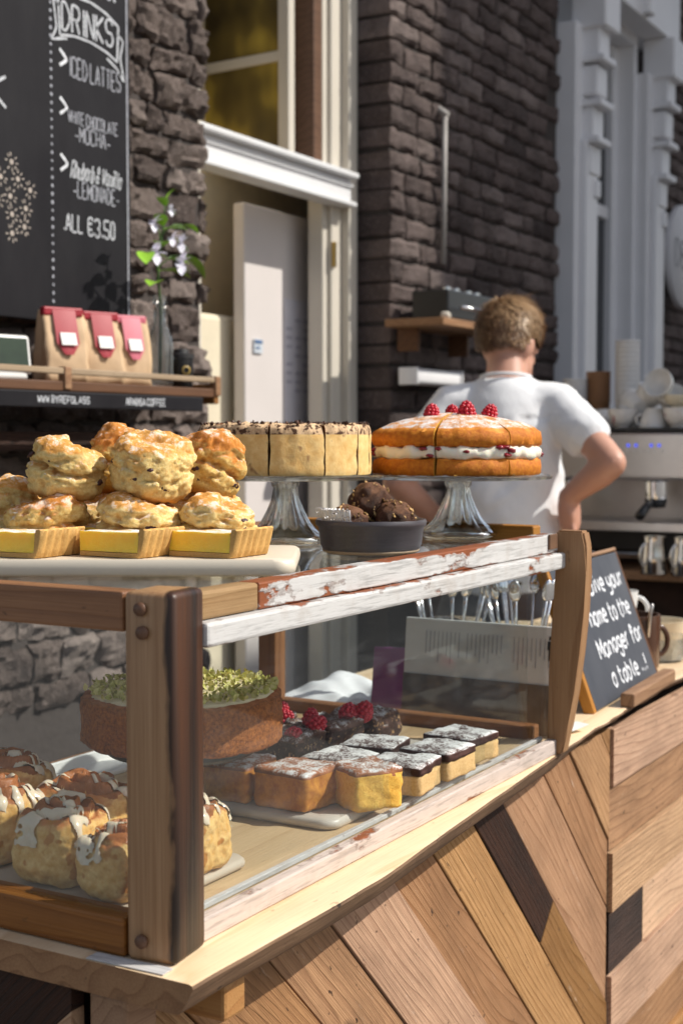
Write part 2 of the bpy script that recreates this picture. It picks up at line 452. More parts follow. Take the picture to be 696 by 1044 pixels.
def brick_mat(name, c1, c2, c3):
    t = NT(name); v = t.coord()
    a = t.n('Attribute', attribute_name='tone').outputs['Fac']
    f = t.noise(v, 9, 6, .7); g = t.noise(v, 90, 6, .75)
    c = t.ramp(a, [(0, c1), (.5, c2), (1, c3)])
    c = t.mix(t.ramp(f, [(.4, 0.0), (.75, .75)]), c, tuple(x*.35 for x in c1))
    c = t.mix(t.math('MULTIPLY', t.ramp(g, [(.55, 0.0), (.75, 1.0)]), .4), c, tuple(min(1, x*2.2) for x in c3))
    h = t.math('ADD', g, t.math('MULTIPLY', f, .6))
    return t.done(t.bsdf(base=c, rough=.85, spec=.2, normal=t.bump(h, 1.0, .014)))
BRICK = brick_mat('sooty_brick', (.085, .064, .060), (.165, .125, .115), (.30, .24, .22))
STONE = brick_mat('sooty_stone_brick', (.12, .092, .082), (.21, .165, .145), (.34, .28, .25))
MORTAR = mat_plain('dark_mortar', (.05, .04, .036), .9, var=.3, scale=40, bump=.6)

# ------------------------------------------------------------------ setting: ground
t = NT('paving'); v = t.coord()
br = t.n('TexBrick', {'Vector': v, 'Color1': (.17, .155, .14), 'Color2': (.21, .19, .17), 'Mortar': (.08, .07, .06), 'Scale': 1.0, 'Mortar Size': .012, 'Brick Width': .6, 'Row Height': .4})
pc = t.mix(.35, br.outputs['Color'], t.ramp(t.noise(v, 5, 6, .7), [(.3, .08), (.7, .26)]))
PAVING = t.done(t.bsdf(base=pc, rough=.8, normal=t.bump(br.outputs['Fac'], .3, .01)))
bm = bmesh.new(); bmesh.ops.create_grid(bm, x_segments=8, y_segments=8, size=120)
tag(obj('ground', bm, PAVING, smooth=False), kind='structure')

# ------------------------------------------------------------------ the brick cafe building
cafe = thing('brick_building', 'dark sooty brick cafe building with white painted doorway and tall window', 'building', (0, 0, 0))
YW = 2.25

def brick_wall(bm, x0, x1, z0, z1, y, bl, bh, amp, gap=.012, skip=None, irr=0.0, seed=0, deep_x=None, ry=.03):
    lay = bm.verts.layers.float_color.get('tone') or bm.verts.layers.float_color.new('tone')
    rnd = random.Random(seed)
    z = z0; row = 0
    while z < z1-.01:
        h = bh*(1+rnd.uniform(-irr, irr)); x = x0-(bl*.5 if row % 2 else 0)
        while x < x1-.005:
            L = bl*(1+rnd.uniform(-irr, irr)) if rnd.random() > irr*.9 else bl*.5
            a, b = max(x, x0), min(x+L-gap, x1); x += L
            if b-a < .025: continue
            zt = min(z+h-gap, z1)
            if skip and skip((a+b)/2, (z+zt)/2): continue
            tone = min(1, max(0, rnd.gauss(.5, .24))); push = rnd.uniform(-.35, .35)*amp
            nx, nz = max(6, int((b-a)/(.013 if irr > .2 else .02))), max(5, int((zt-z)/(.012 if irr > .2 else .014)))
            dz = rnd.uniform(-1, 1)*.004*(1+irr*4)
            gridv = []
            for j in range(nz+1):
                rw = []
                for i in range(nx+1):
                    u, w = i/nx, j/nz
                    px, pz = a+(b-a)*u, z+(zt-z)*w+dz*(u-.5)*2
                    ed = min(u*(b-a), (1-u)*(b-a), w*(zt-z), (1-w)*(zt-z))
                    rim = max(0, 1-ed/(.007+.006*irr))
                    nn = fbm((px, pz, seed), 16, seed, 4)
                    jx = fbm((px, pz, seed+5), 22, seed, 2)*.006*(1+irr*3)*rim
                    yy = y+push-nn*amp-fbm((px, pz, seed+9), 55, seed, 4)*amp*.7+rim**2*.009
                    vv = bm.verts.new((px+jx, yy, pz+jx)); vv[lay] = (tone, tone, tone, 1); rw.append(vv)
                gridv.append(rw)
            for j in range(nz):
                for i in range(nx): bm.faces.new((gridv[j][i], gridv[j][i+1], gridv[j+1][i+1], gridv[j+1][i]))
            # sides go back into the mortar
            loop = gridv[0][:]+[r[-1] for r in gridv[1:]]+gridv[-1][-2::-1]+[r[0] for r in gridv[-2:0:-1]]
            dp = .17 if (deep_x is not None and abs(a-deep_x) < .003) else ry
            back = []
            for q in loop:
                nv = bm.verts.new((q.co.x, y+dp, q.co.z)); nv[lay] = (tone, tone, tone, 1); back.append(nv)
            n = len(loop)
            for i in range(n): bm.faces.new((loop[i], back[i], back[(i+1) % n], loop[(i+1) % n]))
        z += h; row += 1

# left pier of rough bricks, right wall of coursed bricks
bm = bmesh.new(); brick_wall(bm, 1.6, 3.215, .75, 2.75, YW+.03, .165, .082, .016, irr=.30, seed=3)
obj('wall', bm, STONE, cafe, angle=24)
WX0, WX1, WZ1 = 5.80, 7.06, 3.42
bm = bmesh.new(); brick_wall(bm, 4.245, 8.0, .85, 4.3, YW, .225, .075, .007, irr=.10, seed=5, deep_x=4.245, skip=lambda x, z: WX0-.02 < x < WX1+.02 and z < 3.8)
obj('wall', bm, BRICK, cafe, angle=24)
bm = bmesh.new()
box(bm, (2.01, YW+.20, 2.6), (2.36, .30, 5.2)); box(bm, (5.03, YW+.17, 2.6), (1.55, .30, 5.2)); box(bm, (7.55, YW+.17, 2.6), (.98, .30, 5.2))
box(bm, (3.72, YW+.25, 3.25), (1.04, .30, .3)); box(bm, (6.6, YW+.25, 4.6), (1.6, .30, 1.6)); box(bm, (6.6, YW+.25, .6), (1.6, .3, 1.2))
obj('mortar', bm, MORTAR, cafe, smooth=False)
# unseen stepped block added over the alley to throw shade on the far brickwork
shade_block = thing('brick_building', 'unseen stepped block added over the alley to shade the far brickwork', 'building', (9, -5.5, 0))
bm = bmesh.new(); box(bm, (2.55, 1.1, 6.5), (6.4, .8, 13.0), .02); obj('wall', bm, BRICK, shade_block, smooth=False)
bm = bmesh.new(); box(bm, (-1.275, 1.1, 4.0), (1.24, .78, 8.0), .02); obj('shade_block_step', bm, BRICK, shade_block, smooth=False)
bm = bmesh.new(); box(bm, (2.55, 1.1, 13.09), (6.6, 1.0, .16), .02); obj('shade_block_cap', bm, GREY_WHITE, shade_block, smooth=False)

# doorway
bm = bmesh.new()
yd = 2.40
box(bm, (3.66, yd, 2.2385), (1.04, .05, .085), .004); box(bm, (3.66, yd-.015, 2.287), (1.04, .085, .018), .004)
box(bm, (3.66, yd-.012, 2.191), (1.04, .075, .016), .004); box(bm, (3.66, yd-.028, 2.256), (1.04, .012, .012), .003)
obj('transom_rail', bm, WHITE_PAINT, cafe, smooth=False)
bm = bmesh.new()
for (x, w, y, d) in ((4.205, .062, 2.43, .10), (4.14, .068, 2.455, .09), (4.09, .032, 2.455, .06)):
    box(bm, (x, y, 1.55), (w, d, 3.1), .006)
box(bm, (3.22, 2.38, 1.55), (.05, .10, 3.1), .005)
obj('door_frame', bm, CREAM_PAINT, cafe, smooth=False)
bm = bmesh.new(); box(bm, (4.045, 2.47, 2.73), (.055, .09, .82), .004)
obj('door_jamb', bm, WD_SHELF, cafe, smooth=False)
bm = bmesh.new(); box(bm, (4.115, 2.405, 2.02), (.018, .012, .085), .003)
obj('hinge', bm, mat_plain('brass', (.45, .30, .10), .35, 1), cafe, smooth=False)
# transom casement swung inwards
tw = obj('transom_window', bmesh.new(), CREAM_PAINT, cafe, (3.955, 2.47, 2.325), (0, 0, R_(86)))
bm = bmesh.new()
for x in (.025, .39): box(bm, (x, 0, .42), (.045, .035, .84), .004)
for z in (.02, .335, .82): box(bm, (.21, 0, z), (.34, .03, .035), .004)
bm.to_mesh(tw.data); bm.free()
t = NT('green_glass_painted_glow'); v = t.coord('Object', (3, 3, 2))
GLOW_PANE = t.done(t.bsdf(base=t.ramp(t.noise(v, 1.6, 2), [(.3, (.05, .035, .014)), (.5, (.16, .115, .03)), (.68, (.55, .40, .07))]), rough=.3, spec=.15))  # yellow glow through the glass put into its colour
bm = bmesh.new(); box(bm, (.21, .004, .17), (.33, .006, .30)); box(bm, (.21, .004, .58), (.33, .006, .46)); obj('pane', bm, GLOW_PANE, tw, smooth=False)
# the room behind
bm = bmesh.new()
box(bm, (4.1, 2.86, 1.5), (2.4, .05, 3.0))
obj('room_wall', bm, mat_plain('beige_room_wall', (.84, .68, .42), .8), cafe, smooth=False)
bm = bmesh.new(); box(bm, (3.62, 2.72, .90), (.62, .20, 1.80), .02, seg=3); obj('cupboard', bm, mat_plain('cream_cupboard', (.74, .66, .50), .4), cafe, smooth=False)
bm = bmesh.new(); box(bm, (3.66, 2.80, 1.92), (.42, .04, .20), .006); obj('panel', bm, mat_plain('blue_grey_panel', (.30, .31, .36), .5), cafe, smooth=False)
bm = bmesh.new(); box(bm, (4.03, 2.57, 1.08), (.49, .045, 2.16), .006)
dr = obj('door', bm, mat_plain('warm_white_door', (.66, .61, .59), .5, var=.07, scale=5), cafe, smooth=False)
bm = bmesh.new(); box(bm, (4.10, 2.543, 1.62), (.17, .004, .50)); nt = obj('notice', bm, mat_plain('pale_notice', (.60, .58, .62), .6), dr, smooth=False)
bm = bmesh.new()
for k in range(9):
    for x in (4.045, 4.10, 4.15):
        if (k*7+int(x*100)) % 4: box(bm, (x, 2.540, 1.80-k*.03), (.035, .002, .010))
obj('print', bm, mat_plain('pale_print', (.42, .40, .46), .7), nt, smooth=False)
bm = bmesh.new(); box(bm, (3.855, 2.543, 1.70), (.05, .005, .045)); nb = obj('notice', bm, mat_plain('blue_notice', (.55, .6, .66), .5), dr, smooth=False)
bm = bmesh.new(); box(bm, (3.855, 2.539, 1.715), (.042, .002, .010)); box(bm, (3.85, 2.539, 1.695), (.02, .002, .006)); obj('print', bm, mat_plain('blue_print', (.06, .14, .3), .6), nb, smooth=False)
# sash window with bracketed white surround
bm = bmesh.new()
def pilaster(x0, x1):
    w = x1-x0; xc = (x0+x1)/2
    box(bm, (xc, YW-.02, 1.6), (w, .10, 3.2), .006)
    box(bm, (xc, YW-.085, 1.4), (w*.55, .03, 2.6), .006)
    for (z, d) in ((2.70, .13), (2.86, .14), (3.05, .15)): box(bm, (xc+.02, YW-.02-d/2, z), (w*.62, d, .03), .006)
    for (z, d) in ((2.62, .09), (2.78, .10), (2.96, .115), (3.13, .125)): box(bm, (xc+.02, YW-.02-d/2, z), (w*.5, d, .13), .01)
    box(bm, (xc+.03, YW-.10, 3.28), (w*.72, .16, .20), .01)
    box(bm, (xc+.05, YW-.09, 2.50), (w*.2, .05, .08), .01)
pilaster(5.80, 6.07); pilaster(6.80, 7.06)
box(bm, (6.43, YW-.04, 3.55), (1.32, .20, .34), .006)
box(bm, (6.45, YW-.09, 3.80), (1.6, .28, .16), .012); box(bm, (6.45, YW-.13, 3.93), (1.7, .38, .10), .02); box(bm, (6.45, YW-.17, 4.03), (1.8, .46, .10), .02)
box(bm, (6.52, YW-.155, 3.56), (.08, .05, .34), .01)
obj('window_surround', bm, GREY_WHITE, cafe, smooth=False)
wn = obj('window', bmesh.new(), GREY_WHITE, cafe, smooth=False)
bm = bmesh.new()
box(bm, (6.79, 2.36, 1.9), (.05, .24, 3.0), .004); box(bm, (6.06, 2.36, 1.9), (.05, .24, 3.0), .004); box(bm, (6.455, 2.36, 3.36), (.63, .24, .06), .004)
box(bm, (6.735, 2.35, 1.86), (.07, .05, 2.94), .006); box(bm, (6.11, 2.35, 1.86), (.07, .05, 2.94), .005); box(bm, (6.43, 2.35, 2.50), (.44, .05, .06), .005); box(bm, (6.43, 2.35, 3.28), (.44, .05, .09), .005)
bm.to_mesh(wn.data); bm.free()
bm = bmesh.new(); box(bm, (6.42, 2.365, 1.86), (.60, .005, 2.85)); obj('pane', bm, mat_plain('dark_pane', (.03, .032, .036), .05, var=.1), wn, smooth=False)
bm = bmesh.new(); tube(bm, [(4.60, YW-.02, 2.03), (4.60, YW-.025, 2.56)], .010, 8); tube(bm, [(4.60, YW-.035, 2.56), (4.60, YW+.02, 2.60)], .012, 8)
obj('wall_pipe', bm, mat_plain('weathered_pipe', (.42, .39, .36), .6, var=.3), cafe)

# round sign on the far wall
sg = thing('round_sign', 'round pale sign hung on the brick wall beyond the window', 'sign', (7.31, 2.15, 2.35))
bm = bmesh.new(); lathe(bm, [(0, -.02), (.255, -.02), (.268, -.012), (.268, .012), (.255, .02), (0, .02)], 48)
obj('disc', bm, mat_plain('pale_sign', (.58, .57, .58), .5, var=.05), sg, rot=(R_(90), 0, 0), angle=40)
bm = bmesh.new(); write(bm, "DELI", -.19, -.06, .13, .012, jit=.05, width=.40)
obj('lettering', bm, mat_plain('grey_lettering', (.22, .22, .24), .6), sg, (0, -.0235, 0), smooth=False)

# ------------------------------------------------------------------ chalk menu board
mb = thing('chalk_menu_board', 'tall black chalk menu board on brick pier listing drinks', 'menu board', (1.45, 2.247, 1.672))
bm = bmesh.new(); box(bm, (.68, .0, .62), (1.36, .022, 1.24), .003); obj('board', bm, BOARD, mb, smooth=False)
bm = bmesh.new()
random.seed(11)
stroke(bm, [(1.375-.028, .0), (1.375-.027, 1.24)], .006); 
for k in range(64):
    z = .01+k*.0192
    for q in range(1): 
        g = bmesh.ops.create_circle(bm, cap_ends=True, segments=7, radius=.0042*random.uniform(.8, 1.2))
        for vv in g['verts']: vv.co = Vector((vv.co.x+1.068, 0, vv.co.y+z))
obj('border', bm, CHALK_DIM, mb, (0, -.0125, 0), smooth=False)
def menu_line(name, txt, x, z, h, w, width=None, mat=CHALK_DIM, **k):
    b = bmesh.new(); write(b, txt, x, z, h, w, width=width, **k); return obj(name, b, mat, mb, (0, -.0125, 0), smooth=False)
# board local: x = X-1.45 ; z = Z-1.68
menu_line('lettering', "Special", 1.17, .800, .05, .007, .14, CHALK, slant=.2)
bm = bmesh.new()
write(bm, "DRINKS", 1.108, .689, .062, .0062, width=.195, jit=.1)
stroke(bm, [(1.095, 0.759), (1.15, 0.774), (1.21, 0.776), (1.27, 0.764), (1.315, 0.744)], .006)
stroke(bm, [(1.10, 0.672), (1.15, 0.681), (1.21, 0.681), (1.27, 0.671), (1.31, 0.657)], .006)
stroke(bm, [(1.095, 0.759), (1.10, 0.672)], .006); stroke(bm, [(1.315, 0.744), (1.31, 0.657)], .006)
stroke(bm, [(1.10, 0.739), (1.078, 0.754), (1.088, 0.689), (1.072, 0.657), (1.10, 0.664), (1.125, 0.669)], .006)
stroke(bm, [(1.312, 0.724), (1.333, 0.711), (1.322, 0.669), (1.336, 0.614), (1.31, 0.639), (1.27, 0.657)], .006)
obj('lettering', bm, CHALK, mb, (0, -.0125, 0), smooth=False)
for (zz) in (.602, .490, .358): 
    b = bmesh.new(); stroke(b, [(1.098, zz+.038), (1.122, zz+.018), (1.098, zz)], .008); obj('bullet', b, CHALK_BRIGHT, mb, (0, -.0125, 0), smooth=False)
menu_line('lettering', "ICED LATTES", 1.132, .585, .045, 0.0040, .195, jit=.12)
menu_line('lettering', "WHITE CHOCOLATE", 1.127, .476, .028, 0.0032, .185, jit=.12)
menu_line('lettering', "-MOCHA-", 1.150, .436, .036, 0.0036, .135, jit=.12)
menu_line('lettering', "Rhubarb & Vanilla", 1.133, .347, .040, 0.0040, .190, CHALK, slant=.2, jit=.2)
menu_line('lettering', "-LEMONADE-", 1.143, .303, .037, 0.0036, .175, jit=.12)
menu_line('lettering', ".ALL", 1.105, .220, .040, .0045, .075, CHALK, jit=.12)
menu_line('lettering', "€3.50", 1.195, .218, .042, .0048, .105, CHALK, jit=.12)
menu_line('lettering', "K", .870, .465, .07, .007, mat=CHALK)
bm = bmesh.new(); 
random.seed(4)
for (fx, fz) in ((.945, .300), (.965, .245), (1.005, .215), (.94, .180), (.99, .148), (.945, .118), (.985, .082), (.945, .052), (.90, .16), (.91, .24)):
    fz = .156+fz*.645; fx -= .012
    g = bmesh.ops.create_circle(bm, cap_ends=True, segments=8, radius=.0065)
    for vv in g['verts']: vv.co = Vector((vv.co.x+fx, 0, vv.co.y+fz))
    for k in range(8):
        a = k*PI/4+random.uniform(-.2, .2); stroke(bm, [(fx+.013*math.cos(a), fz+.013*math.sin(a)), (fx+.021*math.cos(a), fz+.021*math.sin(a))], .0032)
obj('flower_marks', bm, mat_chalk('cream_chalk', (.55, .48, .42)), mb, (0, -.0125, 0), smooth=False)

# ------------------------------------------------------------------ wall shelf on the pier
ws = thing('wall_shelf', 'dark wooden wall shelf with gallery rail and chalked front strip', 'shelf', (1.6, 2.06, 1.5))
def pl(name, c, s, mat, parent, rot=(0, 0, 0), bev=.003, loc=None):
    b = bmesh.new(); box(b, (0, 0, 0), s, bev); return obj(name, b, mat, parent, c, rot, smooth=False)
pl('shelf_board', (.66, .09, .012), (1.32, .20, .022), WD_SHELF, ws)
pl('front_rail', (.67, -.005, .045), (1.32, .014, .014), mat_wood('worn_rail', (.42, .33, .24), (.25, .17, .1), tone=0, knots=False), ws)
for x in (.1, .75, 1.318): pl('rail_post', (x, -.005, .03), (.022, .022, .05), WD_BATTEN, ws, (0, R_(0), 0))
pl('bracket', (1.318, .05, .01), (.02, .12, .05), WD_BATTEN, ws)
cs = pl('chalk_strip', (.62, -.018, -.018), (1.24, .012, .036), BOARD, ws)
bm = bmesh.new(); write(bm, "WWW.BYREFGLASS", .02, -.007, .014, .0028, width=.17, jit=.2); write(bm, "ARABISA COFFEE", .315, -.007, .015, .003, width=.15, jit=.15)
obj('lettering', bm, CHALK, cs, (0, -.0075, 0), smooth=False)
pl('wall_beam', (.55, .12, -.108), (1.5, .06, .042), WD_DARK, ws).name = 'lower_batten'

# coffee bags
KRAFT = mat_plain('kraft_paper', (.58, .40, .24), .75, var=.12, scale=14, bump=.3)
REDLAB = mat_plain('red_label', (.34, .012, .025), .5, var=.08); PINKLAB = mat_plain('pink_label', (.56, .12, .17), .5, var=.2)
def coffee_bag(x, y, rz, label, labmat, w=.105, h=.165):
    bg_ = thing('coffee_bag', label, 'coffee bag', (x, y, 1.5235), (0, 0, rz), 'coffee bags on the wall shelf')
    bm = grid_box((w, .07, h), 9)
    for v in bm.verts:
        k = v.co.z/h
        pinch = 1-.80*max(0, (k-.35)/.65)**1.3
        fold = .018*(1-abs(v.co.y)/.035)*max(0, k-.15)*(1 if abs(v.co.x) > w*.49 else 0)
        v.co.y = v.co.y*pinch
        v.co.x -= math.copysign(fold, v.co.x)
    disp(bm, .006, 22, int(x*100), 3)
    for v in bm.verts: v.co.z = max(v.co.z, 0)
    obj('bag', bm, KRAFT, bg_)
    b = bmesh.new(); box(b, (0, -.004, h-.004), (w*.94, .022, .020), .004); obj('fold', b, labmat, bg_, smooth=False)
    b = bmesh.new(); n = 8; rows = []
    for j in range(n+1):
        k = 1-.62*j/n
        yy = -.035*(1-.80*max(0, (k-.35)/.65)**1.3)-.0085
        hw = w*.27*(1 if j < n-2 else (1-.32*(j-n+2)))
        rows.append([b.verts.new((hw*s, yy-.001*math.cos(s*2), k*h)) for s in (-1, -.5, 0, .5, 1)])
    for r0, r1 in zip(rows[:-1], rows[1:]):
        for i in range(4): b.faces.new((r0[i], r0[i+1], r1[i+1], r1[i]))
    lb = obj('label_strip', b, labmat, bg_)
    b = bmesh.new(); box(b, (0, -.0395, .098), (w*.36, .002, .030), rot=Euler((R_(-22), 0, 0))); obj('white_patch', b, PAPER, lb, smooth=False)
    return bg_
coffee_bag(2.440, 2.145, R_(-22), 'kraft coffee bag with deep red label, nearest the white framed screen', REDLAB)
coffee_bag(2.570, 2.145, R_(-22), 'kraft coffee bag with red label standing in the middle of three', REDLAB, .10)
coffee_bag(2.680, 2.145, R_(-22), 'kraft coffee bag with pale pink label, nearest the bottle vase', PINKLAB, .095)

# screen gadget
sd = thing('counter_screen', 'small white framed screen standing at the left of the wall shelf', 'screen', (2.215, 2.11, 1.5235), (R_(-8), 0, R_(-12)))
bm = bmesh.new(); box(bm, (0, 0, .055), (.15, .014, .085), .008, seg=3); box(bm, (0, .01, .006), (.11, .05, .012), .004); obj('frame', bm, WHITE_CHINA, sd, smooth=False)
bm = bmesh.new(); box(bm, (0, -.0085, .056), (.128, .003, .066)); obj('display', bm, mat_plain('dark_green_display', (.018, .035, .015), .2, var=.5, scale=30), sd, smooth=False)

# bottle vase and sprig
vz = thing('bottle_vase', 'clear glass bottle used as a flower vase on the wall shelf', 'vase', (2.775, 2.12, 1.5235))
bm = bmesh.new()
lathe(bm, [(0, .002), (.030, .002), (.033, .012), (.033, .10), (.029, .125), (.015, .155), (.0135, .20), (.0165, .203), (.0165, .225), (.014, .228), (.012, .215), (.011, .16), (.026, .12), (.029, .10), (.029, .012), (0, .008)], 24)
obj('bottle', bm, CRYSTAL, vz, angle=50)
bm = bmesh.new(); tube(bm, [(.016, 0, .19), (.027, .004, .20), (.024, .01, .21)], .003, 6); tube(bm, [(-.016, 0, .19), (-.027, -.004, .20), (-.02, -.01, .21)], .003, 6); obj('wire_clip', bm, STEEL, vz)
fl = thing('flower_sprig', 'sprig of lilac flowers and green leaves in the bottle vase', 'flowers', (2.775, 2.12, 1.56))
bm = bmesh.new(); tube(bm, [(0, 0, 0), (.004, 0, .14), (-.006, 0, .26), (.004, -.01, .36), (.012, -.01, .425)], [.004, .0035, .0035, .003, .002], 6)
for (a, b) in (((-.004, 0, .24), (-.08, -.02, .285)), ((-.003, 0, .26), (.10, 0, .30)), ((0, -.005, .30), (-.05, -.02, .36)), ((0, -.01, .34), (.07, -.02, .37))): tube(bm, [a, ((a[0]+b[0])/2, b[1], (a[2]+b[2])/2+.012), b], .002, 5)
obj('stem', bm, mat_plain('green_stem', (.07, .13, .03), .5), fl)
LEAF = mat_plain('leaf_green', (.26, .50, .04), .4, var=.35, scale=25, trans=.0); LILAC = mat_plain('lilac_petal', (.76, .74, .84), .5, var=.12, scale=30)
random.seed(21)
def leaf(b, p, d, L, w, droop=.3):
    d = Vector(d).normalized(); s = d.cross(Vector((0, 0, 1))).normalized(); up = s.cross(d)
    n = 6; rows = []
    for i in range(n+1):
        k = i/n; ww = w*math.sin(PI*min(1, k*.93+.07))**.8; c = Vector(p)+d*L*k+up*(-droop*L*k*k)
        rows.append([b.verts.new(c-s*ww+up*ww*.3), b.verts.new(c), b.verts.new(c+s*ww+up*ww*.3)])
    for a, c in zip(rows[:-1], rows[1:]):
        for i in range(2): b.faces.new((a[i], a[i+1], c[i+1], c[i]))
for (p, d, L, w) in (((-.004, 0, .22), (-.9, -.4, .1), .075, .018), ((.0, 0, .25), (.9, -.4, .15), .075, .018), ((.0, -.01, .31), (-.8, -.5, .25), .06, .016), ((.005, -.01, .35), (.8, -.5, .35), .055, .015), ((-.08, -.02, .285), (-.5, -.4, -.15), .06, .017), ((.10, 0, .30), (.7, -.3, -.35), .07, .018), ((-.02, 0, .27), (-.7, -.5, .2), .05, .015), ((.03, 0, .28), (.5, -.6, .1), .05, .014),
                     ((.0, -.01, .36), (-.6, -.3, .5), .05, .013), ((.012, -.01, .42), (.2, -.3, .9), .035, .01), ((.012, -.01, .41), (-.7, -.2, .5), .04, .011), ((.07, -.02, .37), (.8, -.2, .0), .045, .012)):
    b = bmesh.new(); leaf(b, p, d, L*1.15, w*1.3); obj('leaf', b, LEAF, fl)
for (c, r) in (((-.055, -.03, .285), .034), ((.04, -.035, .27), .036), ((-.05, -.02, .36), .028), ((.075, -.01, .325), .030), ((.01, -.03, .33), .026), ((.02, -.02, .40), .018)):
    b = bmesh.new()
    for k in range(6):
        a = k*PI/3+random.random(); leaf(b, c, (math.cos(a), -.5, math.sin(a)), r, r*.33, .15)
    obj('blossom', b, LILAC, fl)
jr = thing('lidded_jar', 'small black jar with lid and gold badge at the shelf end', 'jar', (2.862, 2.12, 1.5235))
bm = bmesh.new(); lathe(bm, [(0, 0), (.027, 0), (.029, .003), (.031, .075), (0, .075)], 24); obj('body', bm, BLACK, jr, angle=40)
bm = bmesh.new(); lathe(bm, [(0, .0755), (.033, .0755), (.033, .086), (.020, .089), (.018, .099), (0, .10)], 24); obj('lid', bm, BLACK_MATT, jr, angle=40)
bm = bmesh.new(); lathe(bm, [(.008, 0), (.0115, 0), (.0115, .001), (.008, .001)], 20, M=Matrix.Translation((-.016, -.0272, .045)) @ Euler((R_(90), 0, R_(-30))).to_matrix().to_4x4()); obj('badge', bm, mat_plain('gold_badge', (.40, .27, .07), .4), jr)

# ------------------------------------------------------------------ small shelf, radio and tube on the right brickwork
s2 = thing('small_wall_shelf', 'small wooden shelf on the brickwork beside the doorway', 'shelf', (4.47, 2.13, 1.785))
pl('board', (0, 0, 0), (.60, .22, .025), WD_BATTEN, s2); pl('bracket', (-.2, .07, -.05), (.02, .08, .08), WD_SHELF, s2); pl('bracket', (.2, .07, -.05), (.02, .08, .08), WD_SHELF, s2)
rd = thing('radio', 'black box radio with shiny knobs on the small wall shelf', 'radio', (4.50, 2.13, 1.7985))
bm = bmesh.new(); box(bm, (0, 0, .055), (.42, .14, .10), .006); obj('body', bm, BLACK, rd, smooth=False)
for x in (-.12, -.05, .05, .12): 
    bm = bmesh.new(); lathe(bm, [(0, .1055), (.018, .1055), (.018, .118), (.012, .123), (0, .123)], 16, c=(x, -.02, 0)); obj('knob', bm, CHROME, rd, angle=40)
bm = bmesh.new(); tube(bm, [(-.15, -.085, .045), (-.15, -.10, .045), (.15, -.10, .045), (.15, -.085, .045)], .006, 8); obj('handle', bm, CHROME, rd)
br_ = thing('scrubbing_brush', 'pale brush lying on the small wall shelf beside the radio', 'brush', (4.27, 2.06, 1.7985), (0, 0, R_(20)))
bm = bmesh.new(); box(bm, (0, 0, .012), (.06, .03, .024), .008); tube(bm, [(.03, 0, .014), (.09, 0, .02), (.13, 0, .03)], [.01, .008, .009], 8); obj('body', bm, CREAM_PAINT, br_)
tb = thing('strip_light', 'grey white strip lamp casing mounted on brickwork below the small shelf', 'lamp', (4.43, 2.19, 1.61))
bm = bmesh.new(); box(bm, (0, 0, 0), (.34, .07, .055), .014, seg=3); box(bm, (-.178, 0, 0), (.012, .075, .06), .004); box(bm, (.178, 0, 0), (.012, .075, .06), .004); obj('casing', bm, GREY_WHITE, tb)
pl('mount', (0, .04, 0), (.2, .03, .03), BLACK_MATT, tb)

# ------------------------------------------------------------------ service counter
PY0 = .818
ctr = thing('service_counter', 'pale pine service counter with chevron front of reclaimed planks', 'counter', (.99, PY0, 0))
TZ = .925
def yfront(x):
    pts = [(.95, .703), (1.31, .703), (2.14, .770), (2.72, .785), (3.6, .79)]
    for (a, b), (c, d) in zip(pts[:-1], pts[1:]):
        if x <= c: return b+(d-b)*max(0, (x-a))/(c-a)
    return pts[-1][1]
bm = bmesh.new()
NX, NY = 150, 12; XA, XB, YB = .962, 3.5, 1.37
rows = []
for i in range(NX+1):
    x = XA+(XB-XA)*i/NX
    live = min(1, max(0, (x-2.0)/.15))
    yf = yfront(x)+fbm((x, 0, 0), 5, 2, 4)*(.002+.012*live)
    ybt = yf+(.003+live*.016)+fbm((x, 3, 0), 9, 4, 4)*(.001+.012*live)
    prof = [(YB, TZ)]+[(YB+(yf+.004-YB)*j/NY, TZ) for j in range(1, NY)]+[(yf+.004, TZ), (yf+.0012, TZ-.0012), (yf, TZ-.004), (yf+(ybt-yf)*.4+.004+fbm((x, 9, 0), 30, 1)*.004*live+fbm((x*8, 2, 0), 6, 1)*.0015, TZ-.015), (ybt+.009, TZ-.025), (ybt+.014, TZ-.030), (YB, TZ-.030)]
    rows.append([bm.verts.new((x, y, z)) for (y, z) in prof])
for a, b in zip(rows[:-1], rows[1:]):
    n = len(a)
    for k in range(n):
        fc = bm.faces.new((a[k], a[(k+1) % n], b[(k+1) % n], b[k])); fc.material_index = 1 if n-6 <= k < n-1 else 0
bm.faces.new(rows[0][::-1]).material_index = 2; bm.faces.new(rows[-1]).material_index = 2
for v in bm.verts: v.co -= Vector((.99, PY0, 0))
obj('countertop', bm, [WD_TOP, WD_EDGE, WD_BATTEN], ctr, angle=40)
# painted scrap of white left along the near corner edge
bm = bmesh.new(); box(bm, (0, 0, 0), (.085, .016, .001)); obj('paint_mark', bm, mat_flaking('old_white_paint', .02, 3.0, .1), ctr, (-.018, -.036, TZ+.0012), (0, 0, R_(92)), smooth=False)

